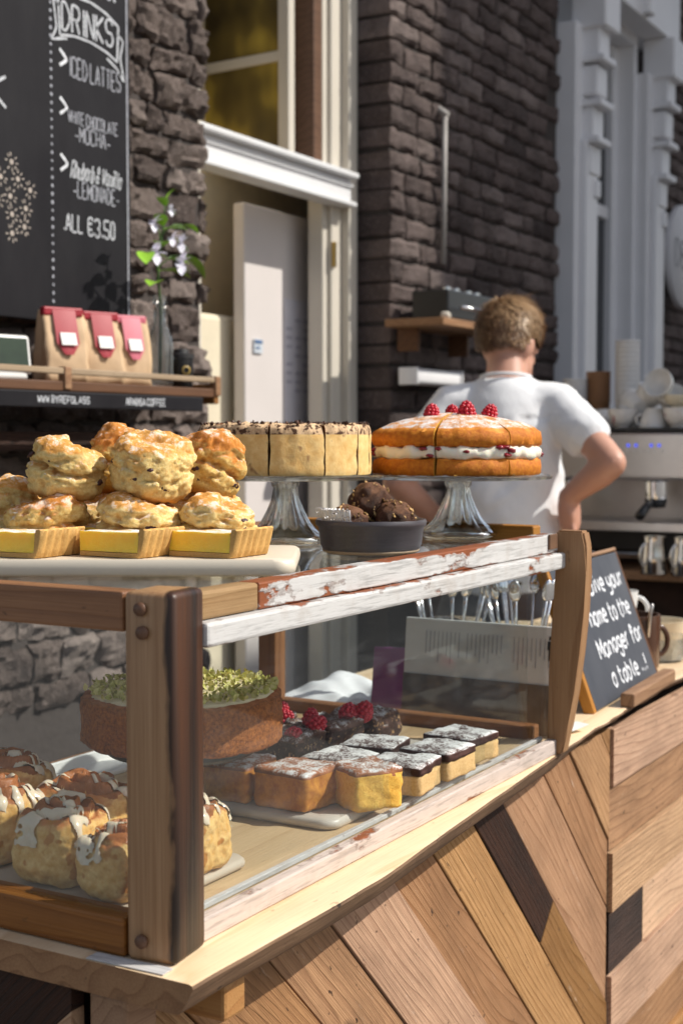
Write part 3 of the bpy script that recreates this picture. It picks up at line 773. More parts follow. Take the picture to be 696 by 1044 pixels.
def clipped_plank(name, p, ang, L, wid, th, planes, mat, parent, normal_rot=0.0):
    """plank lying in the counter front (plane XZ, or YZ with normal_rot); p centre in panel coords; planes in panel coords"""
    bm = bmesh.new()
    box(bm, (0, 0, 0), (L, th, wid), .0009, seg=1)
    Rm = Matrix.Rotation(-ang, 4, 'Y'); M = Matrix.Translation(p) @ Rm
    Mi = M.inverted()
    for (co, no) in planes:
        lc = Mi @ Vector(co); ln = (Mi.to_3x3() @ Vector(no))
        g = bmesh.ops.bisect_plane(bm, geom=bm.verts[:]+bm.edges[:]+bm.faces[:], plane_co=lc, plane_no=ln, clear_outer=True, dist=1e-5)
        es = [e for e in g['geom_cut'] if isinstance(e, bmesh.types.BMEdge)]
        if es:
            try: bmesh.ops.edgeloop_fill(bm, edges=es)
            except Exception: pass
    if not bm.faces: bm.free(); return None
    o = obj(name, bm, mat, parent, smooth=False)
    o.matrix_local = (Matrix.Rotation(normal_rot, 4, 'Z') if normal_rot else Matrix()) @ M
    return o
random.seed(5)
ZT = TZ-.032
XD = 2.317-.99
front = [((0, 0, .02), (0, 0, -1)), ((0, 0, ZT), (0, 0, 1)), ((.03, 0, 0), (-1, 0, 0)), ((XD-.002, 0, 0), (1, 0, 0))]
# left half: planks running down to the right at 45 degrees. s = x+z is constant along the joints
ang = R_(-45)
widths = []
s = .2; k = 0
darkset = False
# joint positions (x at z=.84) read along the top edge
joints = []
x = .05-.9
while x < 2.6:
    w_ = random.choice([.105, .12, .135, .15]); joints.append((x, w_)); x += w_
base = .784                         # x (panel) at z=.84 where the dark plank starts
joints = []
x = base
for w_ in (-.135, -.12, -.16, -.13, -.15, -.12, -.14, -.13, -.15, -.14, -.16): joints.append((x+w_, -w_)); x += w_
x = base
seq = []
for w_ in (.108, .17, .12, .15, .13, .16, .14, .12, .15): seq.append((x, w_)); x += w_
for (x0, w_) in joints[::-1]+seq:
    xm = x0+w_/2; wid = w_*math.sin(R_(45))-.0020; pm = WD_PLANKS[[3, 2, 1, 0, 4, 1, 3, 2][int(round(x0*50)) % 8]]
    dark = abs(x0-base) < 1e-6
    cx = xm; cz = .84
    if dark:
        d1 = front+[((cx+.20, 0, cz-.20), (1, 0, -1))]
        clipped_plank('plank', (cx, -.011, cz), ang, 3.2, wid, .018, d1, WD_DARK, ctr)
        clipped_plank('plank', (cx, -.0105, cz), ang, 3.2, wid, .018, front+[((cx+.203, 0, cz-.203), (-1, 0, 1))], WD_PLANK, ctr)
    else:
        clipped_plank('plank', (cx, -.011+random.uniform(-.003, .003), cz), ang, 3.2, wid, .018, front, pm, ctr)
# right half: level planks
zz = ZT; i = 0
hs = [.105, .115, .108, .112, .118, .11, .112, .12, .105]
for h_ in hs:
    zc = zz-h_/2
    right = [((XD+.002, 0, 0), (-1, 0, 0)), ((XD+1.25, 0, 0), (1, 0, 0))]
    if i == 3:
        clipped_plank('plank', (XD+.5, -.012, zc), 0, 2.2, h_-.003, .018, right+[((XD+.19, 0, 0), (1, 0, 0))], WD_DARK, ctr)
        clipped_plank('plank', (XD+.5, -.012, zc), 0, 2.2, h_-.003, .018, right+[((XD+.193, 0, 0), (-1, 0, 0))], WD_PLANK, ctr)
    else:
        clipped_plank('plank', (XD+.5, -.014+(.004 if i % 2 else -.004), zc), 0, 2.2, h_-.003, .018, right, WD_PLANKS[(1, 4, 3, 0, 1, 4, 2, 1, 0)[i]], ctr)
    zz -= h_; i += 1
# near end: planks on the -X face
endp = [((0, 0, .02), (0, 0, -1)), ((0, 0, ZT), (0, 0, 1)), ((-.57, 0, 0), (-1, 0, 0)), ((-.03, 0, 0), (1, 0, 0))]
for k in range(12):
    c0 = -1.25+k*.125
    clipped_plank('plank', (c0, -.012, .84), R_(42), 3.0, .084, .018, endp, WD_DARK if k % 3 == 0 else WD_PLANK, ctr, R_(-90))
pl('corner_post', (.008, -.008, .445), (.045, .045, .89), WD_BATTEN, ctr, bev=.004)
b = bmesh.new(); box(b, (0, 0, 0), (.09, .036, .036), .004); obj('batten', b, WD_LIGHT, ctr, (1.072-.99, .760-PY0+.02, .868), (0, 0, R_(90)), smooth=False)
pl('backing', (1.26, .28, .44), (2.46, .52, .88), WD_DARK, ctr)

# ------------------------------------------------------------------ display case
dc = thing('display_case', 'glazed wooden cake display case with flaking white front rails', 'display case', (.98, .755, TZ))
CX0, CX1, CY0, CY1 = .98, 1.985, .755, 1.285
def W2(x, y, z): return (x-.98, y-.755, z-TZ)
V = R_(-90)
# posts (grain upright)
t = NT('two_tone_post'); tc = t.n('TexCoord'); s = t.n('SeparateXYZ', {0: tc.outputs['Object']})
p = tc.outputs['Object']
fine = t.ramp(t.noise(t.n('Mapping', {'Vector': p, 'Scale': (5, 230, 230)}).outputs[0], 1, 3, .6), [(.3, 0.0), (.7, 1.0)])
wob = t.noise(t.n('Mapping', {'Vector': p, 'Scale': (7, 22, 22)}).outputs[0], 1.0, 4, .6)
band = t.noise(t.n('Mapping', {'Vector': p, 'Scale': (1.8, 46, 46)}).outputs[0], 1.0, 3, .55)
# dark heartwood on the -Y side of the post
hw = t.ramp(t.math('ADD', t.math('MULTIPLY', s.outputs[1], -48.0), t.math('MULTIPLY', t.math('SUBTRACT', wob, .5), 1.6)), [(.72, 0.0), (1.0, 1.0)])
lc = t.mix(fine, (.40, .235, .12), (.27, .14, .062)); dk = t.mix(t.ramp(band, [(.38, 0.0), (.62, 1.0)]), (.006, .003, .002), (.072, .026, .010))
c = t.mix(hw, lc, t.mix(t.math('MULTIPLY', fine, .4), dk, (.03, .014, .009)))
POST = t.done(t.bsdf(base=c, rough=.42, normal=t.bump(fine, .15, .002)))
PH = 1.262-TZ
bm = bmesh.new(); box(bm, (0, 0, 0), (PH, .052, .058), .006, seg=3)
nb_ = bm.verts
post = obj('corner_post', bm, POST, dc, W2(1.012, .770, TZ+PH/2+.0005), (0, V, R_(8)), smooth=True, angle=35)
PEG = mat_plain('peg_wood', (.13, .06, .03), .5, var=.3)
for z in (1.247, 1.226, .945):
    b = bmesh.new(); lathe(b, [(0, .0), (.0062, .0), (.0062, .003), (0, .0036)], 16, M=Euler((0, R_(-90), 0)).to_matrix().to_4x4())
    obj('peg', b, PEG, dc, W2(.9815, .775+.004*math.sin(z*50), z), (0, 0, R_(8)))
# shaped far front post: curved profile
bm = bmesh.new()
prof = [(.716, 1.262), (.711, 1.24), (.711, 1.20), (.714, 1.14), (.720, 1.08), (.728, 1.02), (.738, .965), (.746, TZ+.0005), (.771, TZ+.0005), (.768, 1.05), (.760, 1.18), (.758, 1.262)]
a = [bm.verts.new((1.951-.98, y-.755, z-TZ)) for y, z in prof]; b2 = [bm.verts.new((1.951+.026-.98, y-.755, z-TZ)) for y, z in prof]
n = len(prof)
for k in range(n): bm.faces.new((a[k], a[(k+1) % n], b2[(k+1) % n], b2[k]))
bm.faces.new(a[::-1]); bm.faces.new(b2)
bmesh.ops.bevel(bm, geom=bm.edges[:], offset=.003, segments=2, affect='EDGES')
Mr = Matrix.Translation((0.98, 0, .17)) @ Matrix.Rotation(R_(90), 4, 'Y')
for v in bm.verts: v.co = Mr.inverted() @ v.co
fp = obj('shaped_post', bm, mat_wood('shaped_post_wood', (.40, .23, .115), (.25, .12, .05), ring=5, tone=0, stain=.15, knots=False, rough=.4), dc, smooth=True, angle=40)
fp.matrix_local = Mr
for (x, y) in ((1.965, 1.27), (1.0, 1.27)):
    bm = bmesh.new(); box(bm, (0, 0, 0), (PH-.004, .034, .034), .003); obj('corner_post', bm, WD_CASE, dc, W2(x, y, TZ+PH/2), (0, V, 0), smooth=False)
FLK1 = mat_flaking('flaking_white_upper', .013, 1.0, 1.05); FLK2 = mat_flaking('flaking_white_lower', .012, 4.2, .75); FLK3 = mat_flaking('flaking_white_sill', .011, 7.7, .45, (.56, .47, .42))
# front top rails: natural end + painted fascia, then painted strip under it
pl('top_rail', W2(1.092, .768, 1.2435), (.105, .026, .027), mat_wood('rail_end_wood', (.40, .27, .15), (.20, .11, .05), ring=9, tone=0, scuff=(.55, .45, .33), stain=.4), dc)
pl('top_rail', W2(1.5485, .768, 1.2435), (.806, .026, .027), FLK1, dc, bev=.002)
pl('front_strip', W2(1.497, .754, 1.2175), (.912, .022, .0235), FLK2, dc, bev=.0035)
pl('back_rail', W2(1.48, 1.27, 1.245), (.93, .03, .03), WD_CASE, dc); pl('back_sill', W2(1.48, 1.27, .942), (.93, .03, .032), WD_CASE, dc)
def yrail(name, x, z, s, mat, y0=.795, y1=1.253): pl(name, W2(x, (y0+y1)/2, z), (y1-y0, s[0], s[1]), mat, dc, (0, 0, R_(90)))
yrail('end_rail', .996, 1.243, (.026, .037), WD_CASE); yrail('end_sill', .996, TZ+.019, (.030, .036), WD_CASE)
yrail('end_rail', 1.968, 1.250, (.030, .034), WD_LIGHT); yrail('end_sill', 1.968, TZ+.019, (.030, .036), WD_CASE)
# front sill: painted, sloping ledge
pl('front_sill', W2(1.495, .7625, TZ+.0115), (.915, .015, .022), FLK3, dc, bev=.002)
pl('glazing_bead', W2(1.495, .7805, TZ+.0215), (.912, .007, .006), FLK2, dc, bev=.001)
pl('case_floor', W2(1.482, 1.012, TZ+.010), (.935, .484, .016), WD_FLOOR, dc)
def pane(name, c, s, rot=(0, 0, 0), m=GLASS): 
    b = bmesh.new(); box(b, (0, 0, 0), s); return obj(name, b, m, dc, W2(*c), rot, smooth=False)
pane('glass_pane', (1.495, .7735, 1.0745), (.91, .004, .262))
pane('glass_pane', (.9945, 1.02, 1.093), (.004, .45, .261))
pane('glass_pane', (1.968, 1.03, 1.098), (.004, .44, .268))
pane('glass_top', (1.482, 1.02, 1.2455), (.945, .46, .005))
pl('bracket_plate', W2(1.925, .7530, 1.247), (.03, .004, .022), mat_plain('rusty_plate', (.17, .09, .05), .6, .3, var=.5), dc, bev=.001)

# ------------------------------------------------------------------ helper frame for the things on and in the case: camera-square axes
RX, RY = .5, -.866          # to the right of the view
FX, FY = .866, .5           # into the view
def rf(r, f): return (RX*r+FX*f, RY*r+FY*f)
VR = R_(-60)                # a thing turned square to the view

# ------------------------------------------------------------------ tray with scones and tarts
def tray(name, label, loc, rot, sx, sy, th, rad, mat, lip=.004):
    b = bmesh.new(); n = 8; ring = []
    for (cx_, cy_, a0) in ((sx/2-rad, sy/2-rad, 0), (-sx/2+rad, sy/2-rad, 90), (-sx/2+rad, -sy/2+rad, 180), (sx/2-rad, -sy/2+rad, 270)):
        for k in range(n+1):
            aa = R_(a0+90*k/n); ring.append((cx_+rad*math.cos(aa), cy_+rad*math.sin(aa)))
    def row(off, z):
        out = []
        for (x, y) in ring:
            k = 1-off/math.hypot(x, y)
            out.append(b.verts.new((x*k, y*k, z)))
        return out
    rws = [row(.006, 0), row(.001, .003), row(0, th*.5), row(.001, th-.003), row(.005, th), row(.05, th-.0005)]
    for r0, r1 in zip(rws[:-1], rws[1:]):
        m_ = len(r0)
        for k in range(m_): b.faces.new((r0[k], r0[(k+1) % m_], r1[(k+1) % m_], r1[k]))
    b.faces.new(rws[0][::-1]); b.faces.new(rws[-1])
    o = obj(name, b, mat, None, loc, rot, angle=50)
    return tag(o, label, 'serving board')
MARBLE = mat_plain('pale_board', (.70, .62, .50), .35, var=.06, scale=7, bump=.02)
fr = rf(-.05-.205, 1.503+.105)
TB = 1.2492
tray('serving_board', 'long pale board holding scones and lemon tart slices on case top', (fr[0], fr[1], TB), (0, 0, VR), .41, .21, .0185, .022, MARBLE)
TT = TB+.0185

def mat_scone(name, side, deep, top, hh):
    t = NT(name); v = t.coord(); tc = t.n('TexCoord')
    oz = t.n('SeparateXYZ', {0: tc.outputs['Object']}).outputs[2]; nz = t.n('SeparateXYZ', {0: tc.outputs['Normal']}).outputs[2]
    f1 = t.noise(v, 330, 6, .7); f2 = t.noise(v, 75, 4, .6); f3 = t.noise(v, 30, 3, .55)
    geo = t.n('NewGeometry').outputs['Pointiness']
    c = t.mix(t.ramp(f1, [(.36, 0.0), (.6, 1.0)]), deep, side)
    c = t.mix(t.math('MULTIPLY', t.ramp(f2, [(.52, 0.0), (.68, 1.0)]), .75), c, tuple(x*k for x, k in zip(deep, (.8, .62, .45))))
    k = t.math('ADD', t.math('ADD', t.math('MULTIPLY', nz, .55), t.math('MULTIPLY', oz, .75/hh)), t.math('MULTIPLY', t.math('SUBTRACT', f3, .5), 1.3))
    cap = t.ramp(k, [(.72, 0.0), (1.0, 1.0)])
    ct = t.mix(t.ramp(f2, [(.35, 0.0), (.65, 1.0)]), top, tuple(min(1, x*1.8+.03) for x in top))
    c = t.mix(cap, c, ct)
    fl = t.math('MULTIPLY', t.ramp(t.math('ADD', t.math('MULTIPLY', f1, .4), t.math('MULTIPLY', f2, .6)), [(.50, 0.0), (.58, 1.0)]), t.ramp(nz, [(.25, 0.0), (.7, .75)]))
    c = t.mix(fl, c, (.90, .86, .76))
    c = t.mix(t.ramp(geo, [(.40, .75), (.49, 0.0)]), c, tuple(x*k_ for x, k_ in zip(top, (.8, .6, .5))))
    c = t.mix(t.ramp(oz, [(.004, .85), (.012, 0.0)]), c, top)
    h = t.math('ADD', t.math('MULTIPLY', f1, .8), t.math('MULTIPLY', t.noise(v, 900, 3, .6), .3))
    return t.done(t.bsdf(base=c, rough=.88, spec=.1, sss=.06, ssss=.004, sssr=(1.0, .55, .25), normal=t.bump(h, .8, .0035)))
SCONE = mat_scone('scone_crumb', (.88, .68, .31), (.78, .53, .18), (.56, .26, .06), .07)
SCONE2 = mat_scone('scone_crumb_browned', (.84, .62, .25), (.70, .43, .12), (.52, .20, .04), .055)
CURRANT = mat_plain('currant', (.045, .008, .008), .35, var=.5, scale=80, bump=.6)
def scone(r, f, z, R, H, tilt, label, seed, mat=SCONE, spin=0.0, squash=1.0):
    rd_ = random.Random(seed)
    x, y = rf(r, f)
    s_ = thing('scone', label, 'scone', (x, y, z), (tilt[0], tilt[1], VR+spin), 'scones piled on the pale board')
    b = bmesh.new(); bmesh.ops.create_icosphere(b, subdivisions=5, radius=1)
    lean = rd_.uniform(-.12, .12); w1 = rd_.uniform(.42, .58); ph = rd_.uniform(0, 6)
    for v in b.verts:
        p = v.co.normalized()
        # superellipsoid drum
        rr = math.hypot(p.x, p.y); zz = p.z
        e = (abs(rr)**4.2+abs(zz)**4.2)**(-1/4.2)
        x_, y_, z_ = p.x*e, p.y*e, p.z*e
        a_ = math.atan2(y_, x_)
        rad = R*(1+.05*math.sin(a_*2+ph)+.03*math.sin(a_*3+ph*2))
        k = (z_+1)/2
        # layers pulled apart while rising: crack round the waist
        crack = -.24*math.exp(-((k-w1-.07*math.sin(a_*2+ph*1.7))/.05)**2)*(.5+.5*math.sin(a_*1.3+ph))
        waist = .96+.08*math.sin(k*PI)+crack
        v.co = Vector((x_*rad*waist+lean*R*k, y_*rad*waist*squash, k*H*(1+.10*math.sin(a_+ph)*k)))
    disp(b, .0042, 26, seed, 3)
    b.normal_update()
    mv = []
    for v in b.verts:
        q = Vector((v.co.x*26+seed, v.co.y*26, v.co.z*62)); side = 1-abs(v.normal.z)
        rg = 1-abs(noise.noise(q))*2.2; rg2 = 1-abs(noise.noise(q*2.1+Vector((5, 1, 2))))*2.2
        mv.append((v, -v.normal*(max(0, rg-.5)*.0105*side+max(0, rg2-.55)*.0055*(.3+side))))
    for v, k in mv: v.co += k
    disp(b, .0026, 90, seed+3, 4)
    disp(b, .0014, 260, seed+5, 2)
    for v in b.verts: v.co.z = max(0, v.co.z)
    b.normal_update()
    spots = []
    vl = [v for v in b.verts if v.co.z > H*.15]
    cand = [v for v in vl if (Vector((v.normal.x, v.normal.y, 0)).normalized().dot(Vector((0, -1, 0))) if Vector((v.normal.x, v.normal.y)).length > .2 else 0) > .15 and v.normal.z < .75]
    for k in range(rd_.randint(3, 5)):
        v = rd_.choice(cand if k < 4 else vl); spots.append((v.co.copy(), v.normal.copy()))
    obj('crumb', b, mat, s_)
    for (c_, n_) in spots:
        b = bmesh.new(); ball(b, (0, 0, 0), 1, 2, (rd_.uniform(.0035, .0075), rd_.uniform(.0022, .0036), .0022)); disp(b, .0018, 260, rd_.randint(1, 99), 2)
        o = obj('currant', b, CURRANT, s_, c_-n_*.0009); o.rotation_euler = (n_.to_track_quat('Z', 'Y') @ Euler((0, 0, rd_.uniform(-.6, .6))).to_quaternion()).to_euler()
    return s_
def dd(px, d): return (px-348)/1420*d
scone(dd(4, 1.695), 1.695, TT, .042, .080, (0, R_(4), 0), 'scone at the left edge of the pile, standing behind the tarts', 31)
scone(dd(51, 1.625), 1.625, TT, .045, .062, (0, 0, 0), 'bottom row scone under the leftmost top scone', 32, SCONE2)
scone(dd(141, 1.620), 1.620, TT, .050, .063, (0, R_(2), 0), 'bottom row scone in the middle, right under the largest cracked scone', 33)
scone(dd(222, 1.620), 1.620, TT, .044, .060, (0, R_(3), 0), 'bottom row scone at the right end beside the glass stand', 34)
scone(dd(66, 1.645), 1.645, TT+.060, .046, .066, (R_(4), R_(5), 0), 'leftmost scone of the top row with dark currants', 35, spin=.3)
scone(dd(153, 1.635), 1.635, TT+.060, .0465, .074, (R_(4), R_(8), 0), 'large cracked scone in the centre of the top row', 36, spin=-.4)
scone(dd(206, 1.715), 1.715, TT+.062, .041, .076, (R_(8), R_(13), 0), 'tilted top scone with orange crust at the right of the pile', 37, SCONE2, spin=.8)
scone(dd(128, 1.735), 1.735, TT+.060, .046, .082, (R_(-6), 0, 0), 'scone with browned crust peeping from behind the centre top scone', 38, SCONE2)
scone(dd(110, 1.745), 1.725, TT, .046, .060, (0, 0, 0), 'hidden scone of the back row under the browned top scone', 39)
scone(dd(206, 1.725), 1.725, TT, .044, .062, (0, 0, 0), 'hidden scone of the back row under the tilted top scone', 40)

PASTRY = mat_bake('tart_pastry', (.62, .38, .13), (.55, .30, .09), (.52, .29, .09), 70, topz=.6, bump=.35, rough=.7)
t = NT('lemon_curd'); v = t.coord()
LEMON = t.done(t.bsdf(base=t.mix(t.noise(v, 130, 4), (1.0, .70, .10), (.96, .56, .04)), rough=.3, sss=.5, ssss=.012, sssr=(1, .6, .1), normal=t.bump(t.noise(v, 260, 4), .3, .002)))
LEMTOP = mat_bake('tart_top', (.70, .42, .08), (.62, .34, .07), (.6, .3, .05), 60, topz=.2, bump=.3, sugar=.55)
def tart(px, d, label, seed):
    """slice of a long fluted tart; its front corner is at the thing's origin: cut face runs back to the left, crust back to the right"""
    x, y = rf(dd(px, d), d)
    T = thing('tart_slice', label, 'tart slice', (x, y, TT), (0, 0, VR+R_(-30)), 'lemon tart slices along the board edge')
    LX, LY, H, th = .090, .074, .0305, .0055
    b = bmesh.new(); n = 50; cols = []
    for i in range(n+1):
        yy = LY*i/n; fl_ = .0022*abs(math.sin(i*PI/n*6))
        cols.append([b.verts.new((xx, yy, z)) for (xx, z) in ((-.008, 0), (-.007+fl_, .001), (-.004+fl_, .010), (-.001+fl_*1.3, .022), (.001+fl_*1.4, H), (-.0005+fl_, H+.0018), (-th, H+.0010), (-th-.001, H-.004), (-th-.003, th), (-LX*.5, th), (-LX, th), (-LX, 0), (-LX*.5, 0))])
    for c_, e_ in zip(cols[:-1], cols[1:]):
        m_ = len(c_)
        for k in range(m_): b.faces.new((c_[k], c_[(k+1) % m_], e_[(k+1) % m_], e_[k]))
    b.faces.new(cols[0][::-1]); b.faces.new(cols[-1])
    disp(b, .0009, 90, seed, 3)
    for v in b.verts: v.co.z = max(0, v.co.z)
    obj('crust', b, PASTRY, T, angle=60)
    b = bmesh.new(); cols = []
    for i in range(25):
        yy = .0006+(LY-.0012)*i/24
        cols.append([b.verts.new((xx, yy, z)) for (xx, z) in [(-LX, th+.0004), (-LX*.5, th+.0004), (-th-.0036, th+.0004), (-th-.0018, H-.006), (-th-.003, H-.0022)]+[(-th-.003-(LX-th-.003)*k/12, H-.0026) for k in range(1, 13)]])
    m_ = len(cols[0])
    for c_, e_ in zip(cols[:-1], cols[1:]):
        for k in range(m_):
            fc = b.faces.new((c_[k], c_[(k+1) % m_], e_[(k+1) % m_], e_[k])); fc.material_index = 1 if 3 <= k < m_-1 else 0
    b.faces.new(cols[0][::-1]); b.faces.new(cols[-1])
    disp(b, .0012, 70, seed+9, 3, mask=lambda c: 1 if c.z > H-.004 else .25)
    obj('lemon_filling', b, [LEMON, LEMTOP], T, angle=50)
tart(40, 1.512, 'leftmost lemon tart slice with sugared top, cut by the photo edge', 1)
tart(146, 1.512, 'middle lemon tart slice between two others in front of the scones', 2)
tart(240, 1.512, 'rightmost lemon tart slice, its fluted crust near the board corner', 3)
tart(106, 1.60, 'lemon tart slice set back between the left and middle slices', 4)

# ------------------------------------------------------------------ glass cake stands
def cake_stand(x, y, label, zt):
    T = thing('cake_stand', label, 'cake stand', (x, y, 1.2482), (0, 0, 0), 'pressed glass cake stands')
    H = zt-1.2482
    b = bmesh.new()
    ft = lambda a, z: 1+(.05*math.cos(a*12) if .012 < z < H-.012 else 0)
    lathe(b, [(0, .001), (.055, .0005), (.059, .003), (.060, .007), (.054, .012), (.043, .019), (.034, .030), (.026, .046), (.0195, .062), (.0165, H-.018), (.0175, H-.012), (.021, H-.009)], 72, ft)
    lathe(b, [(.021, H-.009), (.02, H-.016), (.014, H-.022), (.013, .050), (.020, .03), (.03, .016), (.042, .008), (0, .006)], 72)
    bmesh.ops.remove_doubles(b, verts=b.verts, dist=1e-5)
    obj('foot', b, CRYSTAL, T, angle=70)
    b = bmesh.new()
    lathe(b, [(0, H-.0085), (.020, H-.0085), (.09, H-.0075), (.134, H-.006), (.1415, H-.005), (.1425, H-.001), (.140, H+.0008), (.134, H-.0005), (.09, H-.001), (0, H-.001)], 72)
    obj('plate', b, CRYSTAL, T, angle=60)
    return zt
P1, P2 = (1.70, 1.075), (1.928, .908)
cake_stand(*P1, 'pressed glass cake stand under the cheesecake', 1.3463)
cake_stand(*P2, 'pressed glass cake stand under the cream sponge cake', 1.3431)

def wedge(b, prof, a0, a1, n, matf, cutm, c=(0, 0)):
    cols = []
    for i in range(n+1):
        a = a0+(a1-a0)*i/n
        cols.append([b.verts.new((c[0]+math.cos(a)*r, c[1]+math.sin(a)*r, z)) for r, z in prof])
    m_ = len(prof)
    for A, B in zip(cols[:-1], cols[1:]):
        for k in range(m_-1): b.faces.new((A[k], A[k+1], B[k+1], B[k])).material_index = matf(k)
        b.faces.new((A[m_-1], A[0], B[0], B[m_-1])).material_index = cutm
    b.faces.new(cols[0][::-1]).material_index = cutm; b.faces.new(cols[-1]).material_index = cutm

VA = R_(30-180)            # direction from a thing back to the camera
# cheesecake -----------------------------------------------------------------
CREAMC = mat_bake('cheesecake_cream', (.86, .61, .27), (.82, .60, .30), (.74, .45, .15), 16, sss=.15, topz=.8, bump=.35, spots=(.34, .17, .07), spotlvl=.67)
CHOCTOP = mat_bake('grated_chocolate_top', (.70, .50, .30), (.56, .38, .22), (.5, .32, .18), 60, topz=.2, bump=.8, spots=(.10, .045, .022), spotlvl=.54)
CHOCCUT = mat_bake('cheesecake_cut', (.30, .12, .04), (.3, .12, .04), (.13, .045, .015), 50, topz=.9, bump=.5)
CK = thing('cheesecake', 'creamy cheesecake cut in slices and topped with grated chocolate', 'cake', (P1[0], P1[1], 1.3475))
CHOC = mat_plain('dark_chocolate', (.075, .03, .016), .4, var=.5, scale=80, bump=.5)
cuts = [-92, -50, -8, 28, 57, 78, 130, 180, 224, 268]
Rc, Hc = .1235, .070
for i in range(len(cuts)-1):
    a0, a1 = VA+R_(cuts[i])+.012, VA+R_(cuts[i+1])-.012
    b = bmesh.new()
    prof = [(.006, 0), (Rc*.5, 0), (Rc-.001, 0), (Rc, .004)]+[(Rc, .004+k*.0075) for k in range(1, 8)]+[(Rc-.0005, Hc-.006), (Rc-.003, Hc-.001), (Rc-.012, Hc+.001), (Rc*.75, Hc+.001), (Rc*.5, Hc), (.006, Hc)]
    wedge(b, prof, a0, a1, max(8, int((cuts[i+1]-cuts[i])/2)), lambda k: 1 if k >= 10 else 0, 2)
    disp(b, .0035, 60, 50+i, 4, mask=lambda c: 1.0 if c.z > Hc-.008 else .5)
    disp(b, .0022, 160, 70+i, 3, mask=lambda c: 1.0 if c.z > Hc-.006 else .08)
    for v in b.verts: v.co.z = max(0, v.co.z)
    sl = obj('slice', b, [CREAMC, CHOCTOP, CHOCCUT], CK, angle=50)
    b = bmesh.new(); rr_ = random.Random(i)
    def plc():
        a = rr_.uniform(a0, a1); r = Rc*math.sqrt(rr_.uniform(.15, .97)); return (math.cos(a)*r, math.sin(a)*r, Hc+.002), (0, 0, 1)
    random.seed(90+i); tri_chunks(b, 40, plc, .0034, flat=.0009, mat=0)
    st = obj('chocolate_shavings', b, CHOC, sl); st['kind'] = 'stuff'
# cream sponge ----------------------------------------------------------------
SPONGE = mat_bake('sponge_crust', (.62, .22, .018), (.56, .22, .03), (.44, .115, .008), 30, sss=.08, topz=.9, bump=.7)
SPCUT = mat_bake('sponge_crumb', (.80, .46, .07), (.7, .36, .05), (.62, .30, .03), 90, sss=.1, topz=.9, bump=.7)
SPTOP = mat_bake('sponge_sugared_top', (.50, .22, .05), (.44, .18, .04), (.5, .25, .05), 45, topz=.1, bump=.3, sugar=.46)
CREAM = mat_plain('whipped_cream', (.84, .78, .64), .5, var=.05, scale=40, bump=.35, sss=.2, ssss=.006)
JAM = mat_plain('raspberry_jam', (.24, .008, .02), .2, var=.5, scale=60, bump=.5)
SP = thing('sponge_cake', 'sugar dusted two layer sponge cake filled with cream and jam', 'cake', (P2[0]-.004, P2[1]+.004, 1.3442))
scuts = [(-74, -17.0, 0.002), (-16.6, 32.6, 0.0), (33.0, 92, .0), (92.6, 150, 0)]
Rs = .1275
for i, (c0, c1, off) in enumerate(scuts):
    a0, a1 = VA+R_(c0), VA+R_(c1)
    sl = thing('slice', None, None); sl.parent = SP
    am = (a0+a1)/2; sl.location = (math.cos(am)*(.0018+off), math.sin(am)*(.0018+off), 0)
    n = int((c1-c0)/1.5)
    b = bmesh.new(); prof = [(.004, 0), (Rs*.6, 0), (Rs-.002, 0), (Rs, .003), (Rs+.0015, .012), (Rs-.001, .022), (Rs-.006, .0255), (Rs*.6, .026), (.004, .026)]
    wedge(b, prof, a0, a1, n, lambda k: 0, 1); disp(b, .0022, 45, 100+i, 4); disp(b, .0008, 200, 120+i, 2)
    for v in b.verts: v.co.z = max(0, v.co.z)
    obj('sponge_layer', b, [SPONGE, SPCUT], sl, angle=50)
    b = bmesh.new(); prof = [(.004, .0245), (Rs*.6, .0245), (Rs-.006, .0245), (Rs-.001, .027), (Rs+.0005, .032), (Rs, .038), (Rs-.003, .0425), (Rs*.6, .043), (.004, .043)]
    wedge(b, prof, a0-.004, a1+.004, n, lambda k: 0, 0); disp(b, .0045, 48, 140+i, 3); disp(b, .0016, 130, 160+i, 2)
    obj('cream_filling', b, CREAM, sl)
    b = bmesh.new(); prof = [(.004, .042), (Rs*.6, .042), (Rs-.004, .042), (Rs+.001, .046), (Rs+.002, .055), (Rs-.001, .0635), (Rs-.010, .070), (Rs*.80, .0765), (Rs*.6, .083), (Rs*.35, .0895), (Rs*.12, .092), (.004, .092)]
    wedge(b, prof, a0, a1, n, lambda k: 2 if k >= 6 else 0, 1); disp(b, .0024, 45, 180+i, 4); disp(b, .0008, 200, 190+i, 2)
    obj('sponge_layer', b, [SPONGE, SPCUT, SPTOP], sl, angle=50)
    b = bmesh.new(); rr_ = random.Random(40+i)
    for k in range(5):
        a = rr_.choice([a0+.03, a1-.05, rr_.uniform(a0, a1), a1-.12]); rad = Rs-.002; z = .031+rr_.uniform(-.003, .011)
        ball(b, (math.cos(a)*rad, math.sin(a)*rad, z), rr_.uniform(.003, .0052), 2, (1.6, 1.6, .7))
    disp(b, .002, 160, i, 2); obj('jam', b, JAM, sl)
b = bmesh.new(); rr_ = random.Random(12)
def plc():
    a = VA+rr_.uniform(-1.6, 1.6); r = Rs+rr_.uniform(.0, .010)**1.0; return (math.cos(a)*r, math.sin(a)*r, .0012), (0, 0, 1)
random.seed(5); tri_chunks(b, 46, plc, .0016, flat=.0012); o = obj('crumbs', b, SPCUT, SP); o['kind'] = 'stuff'
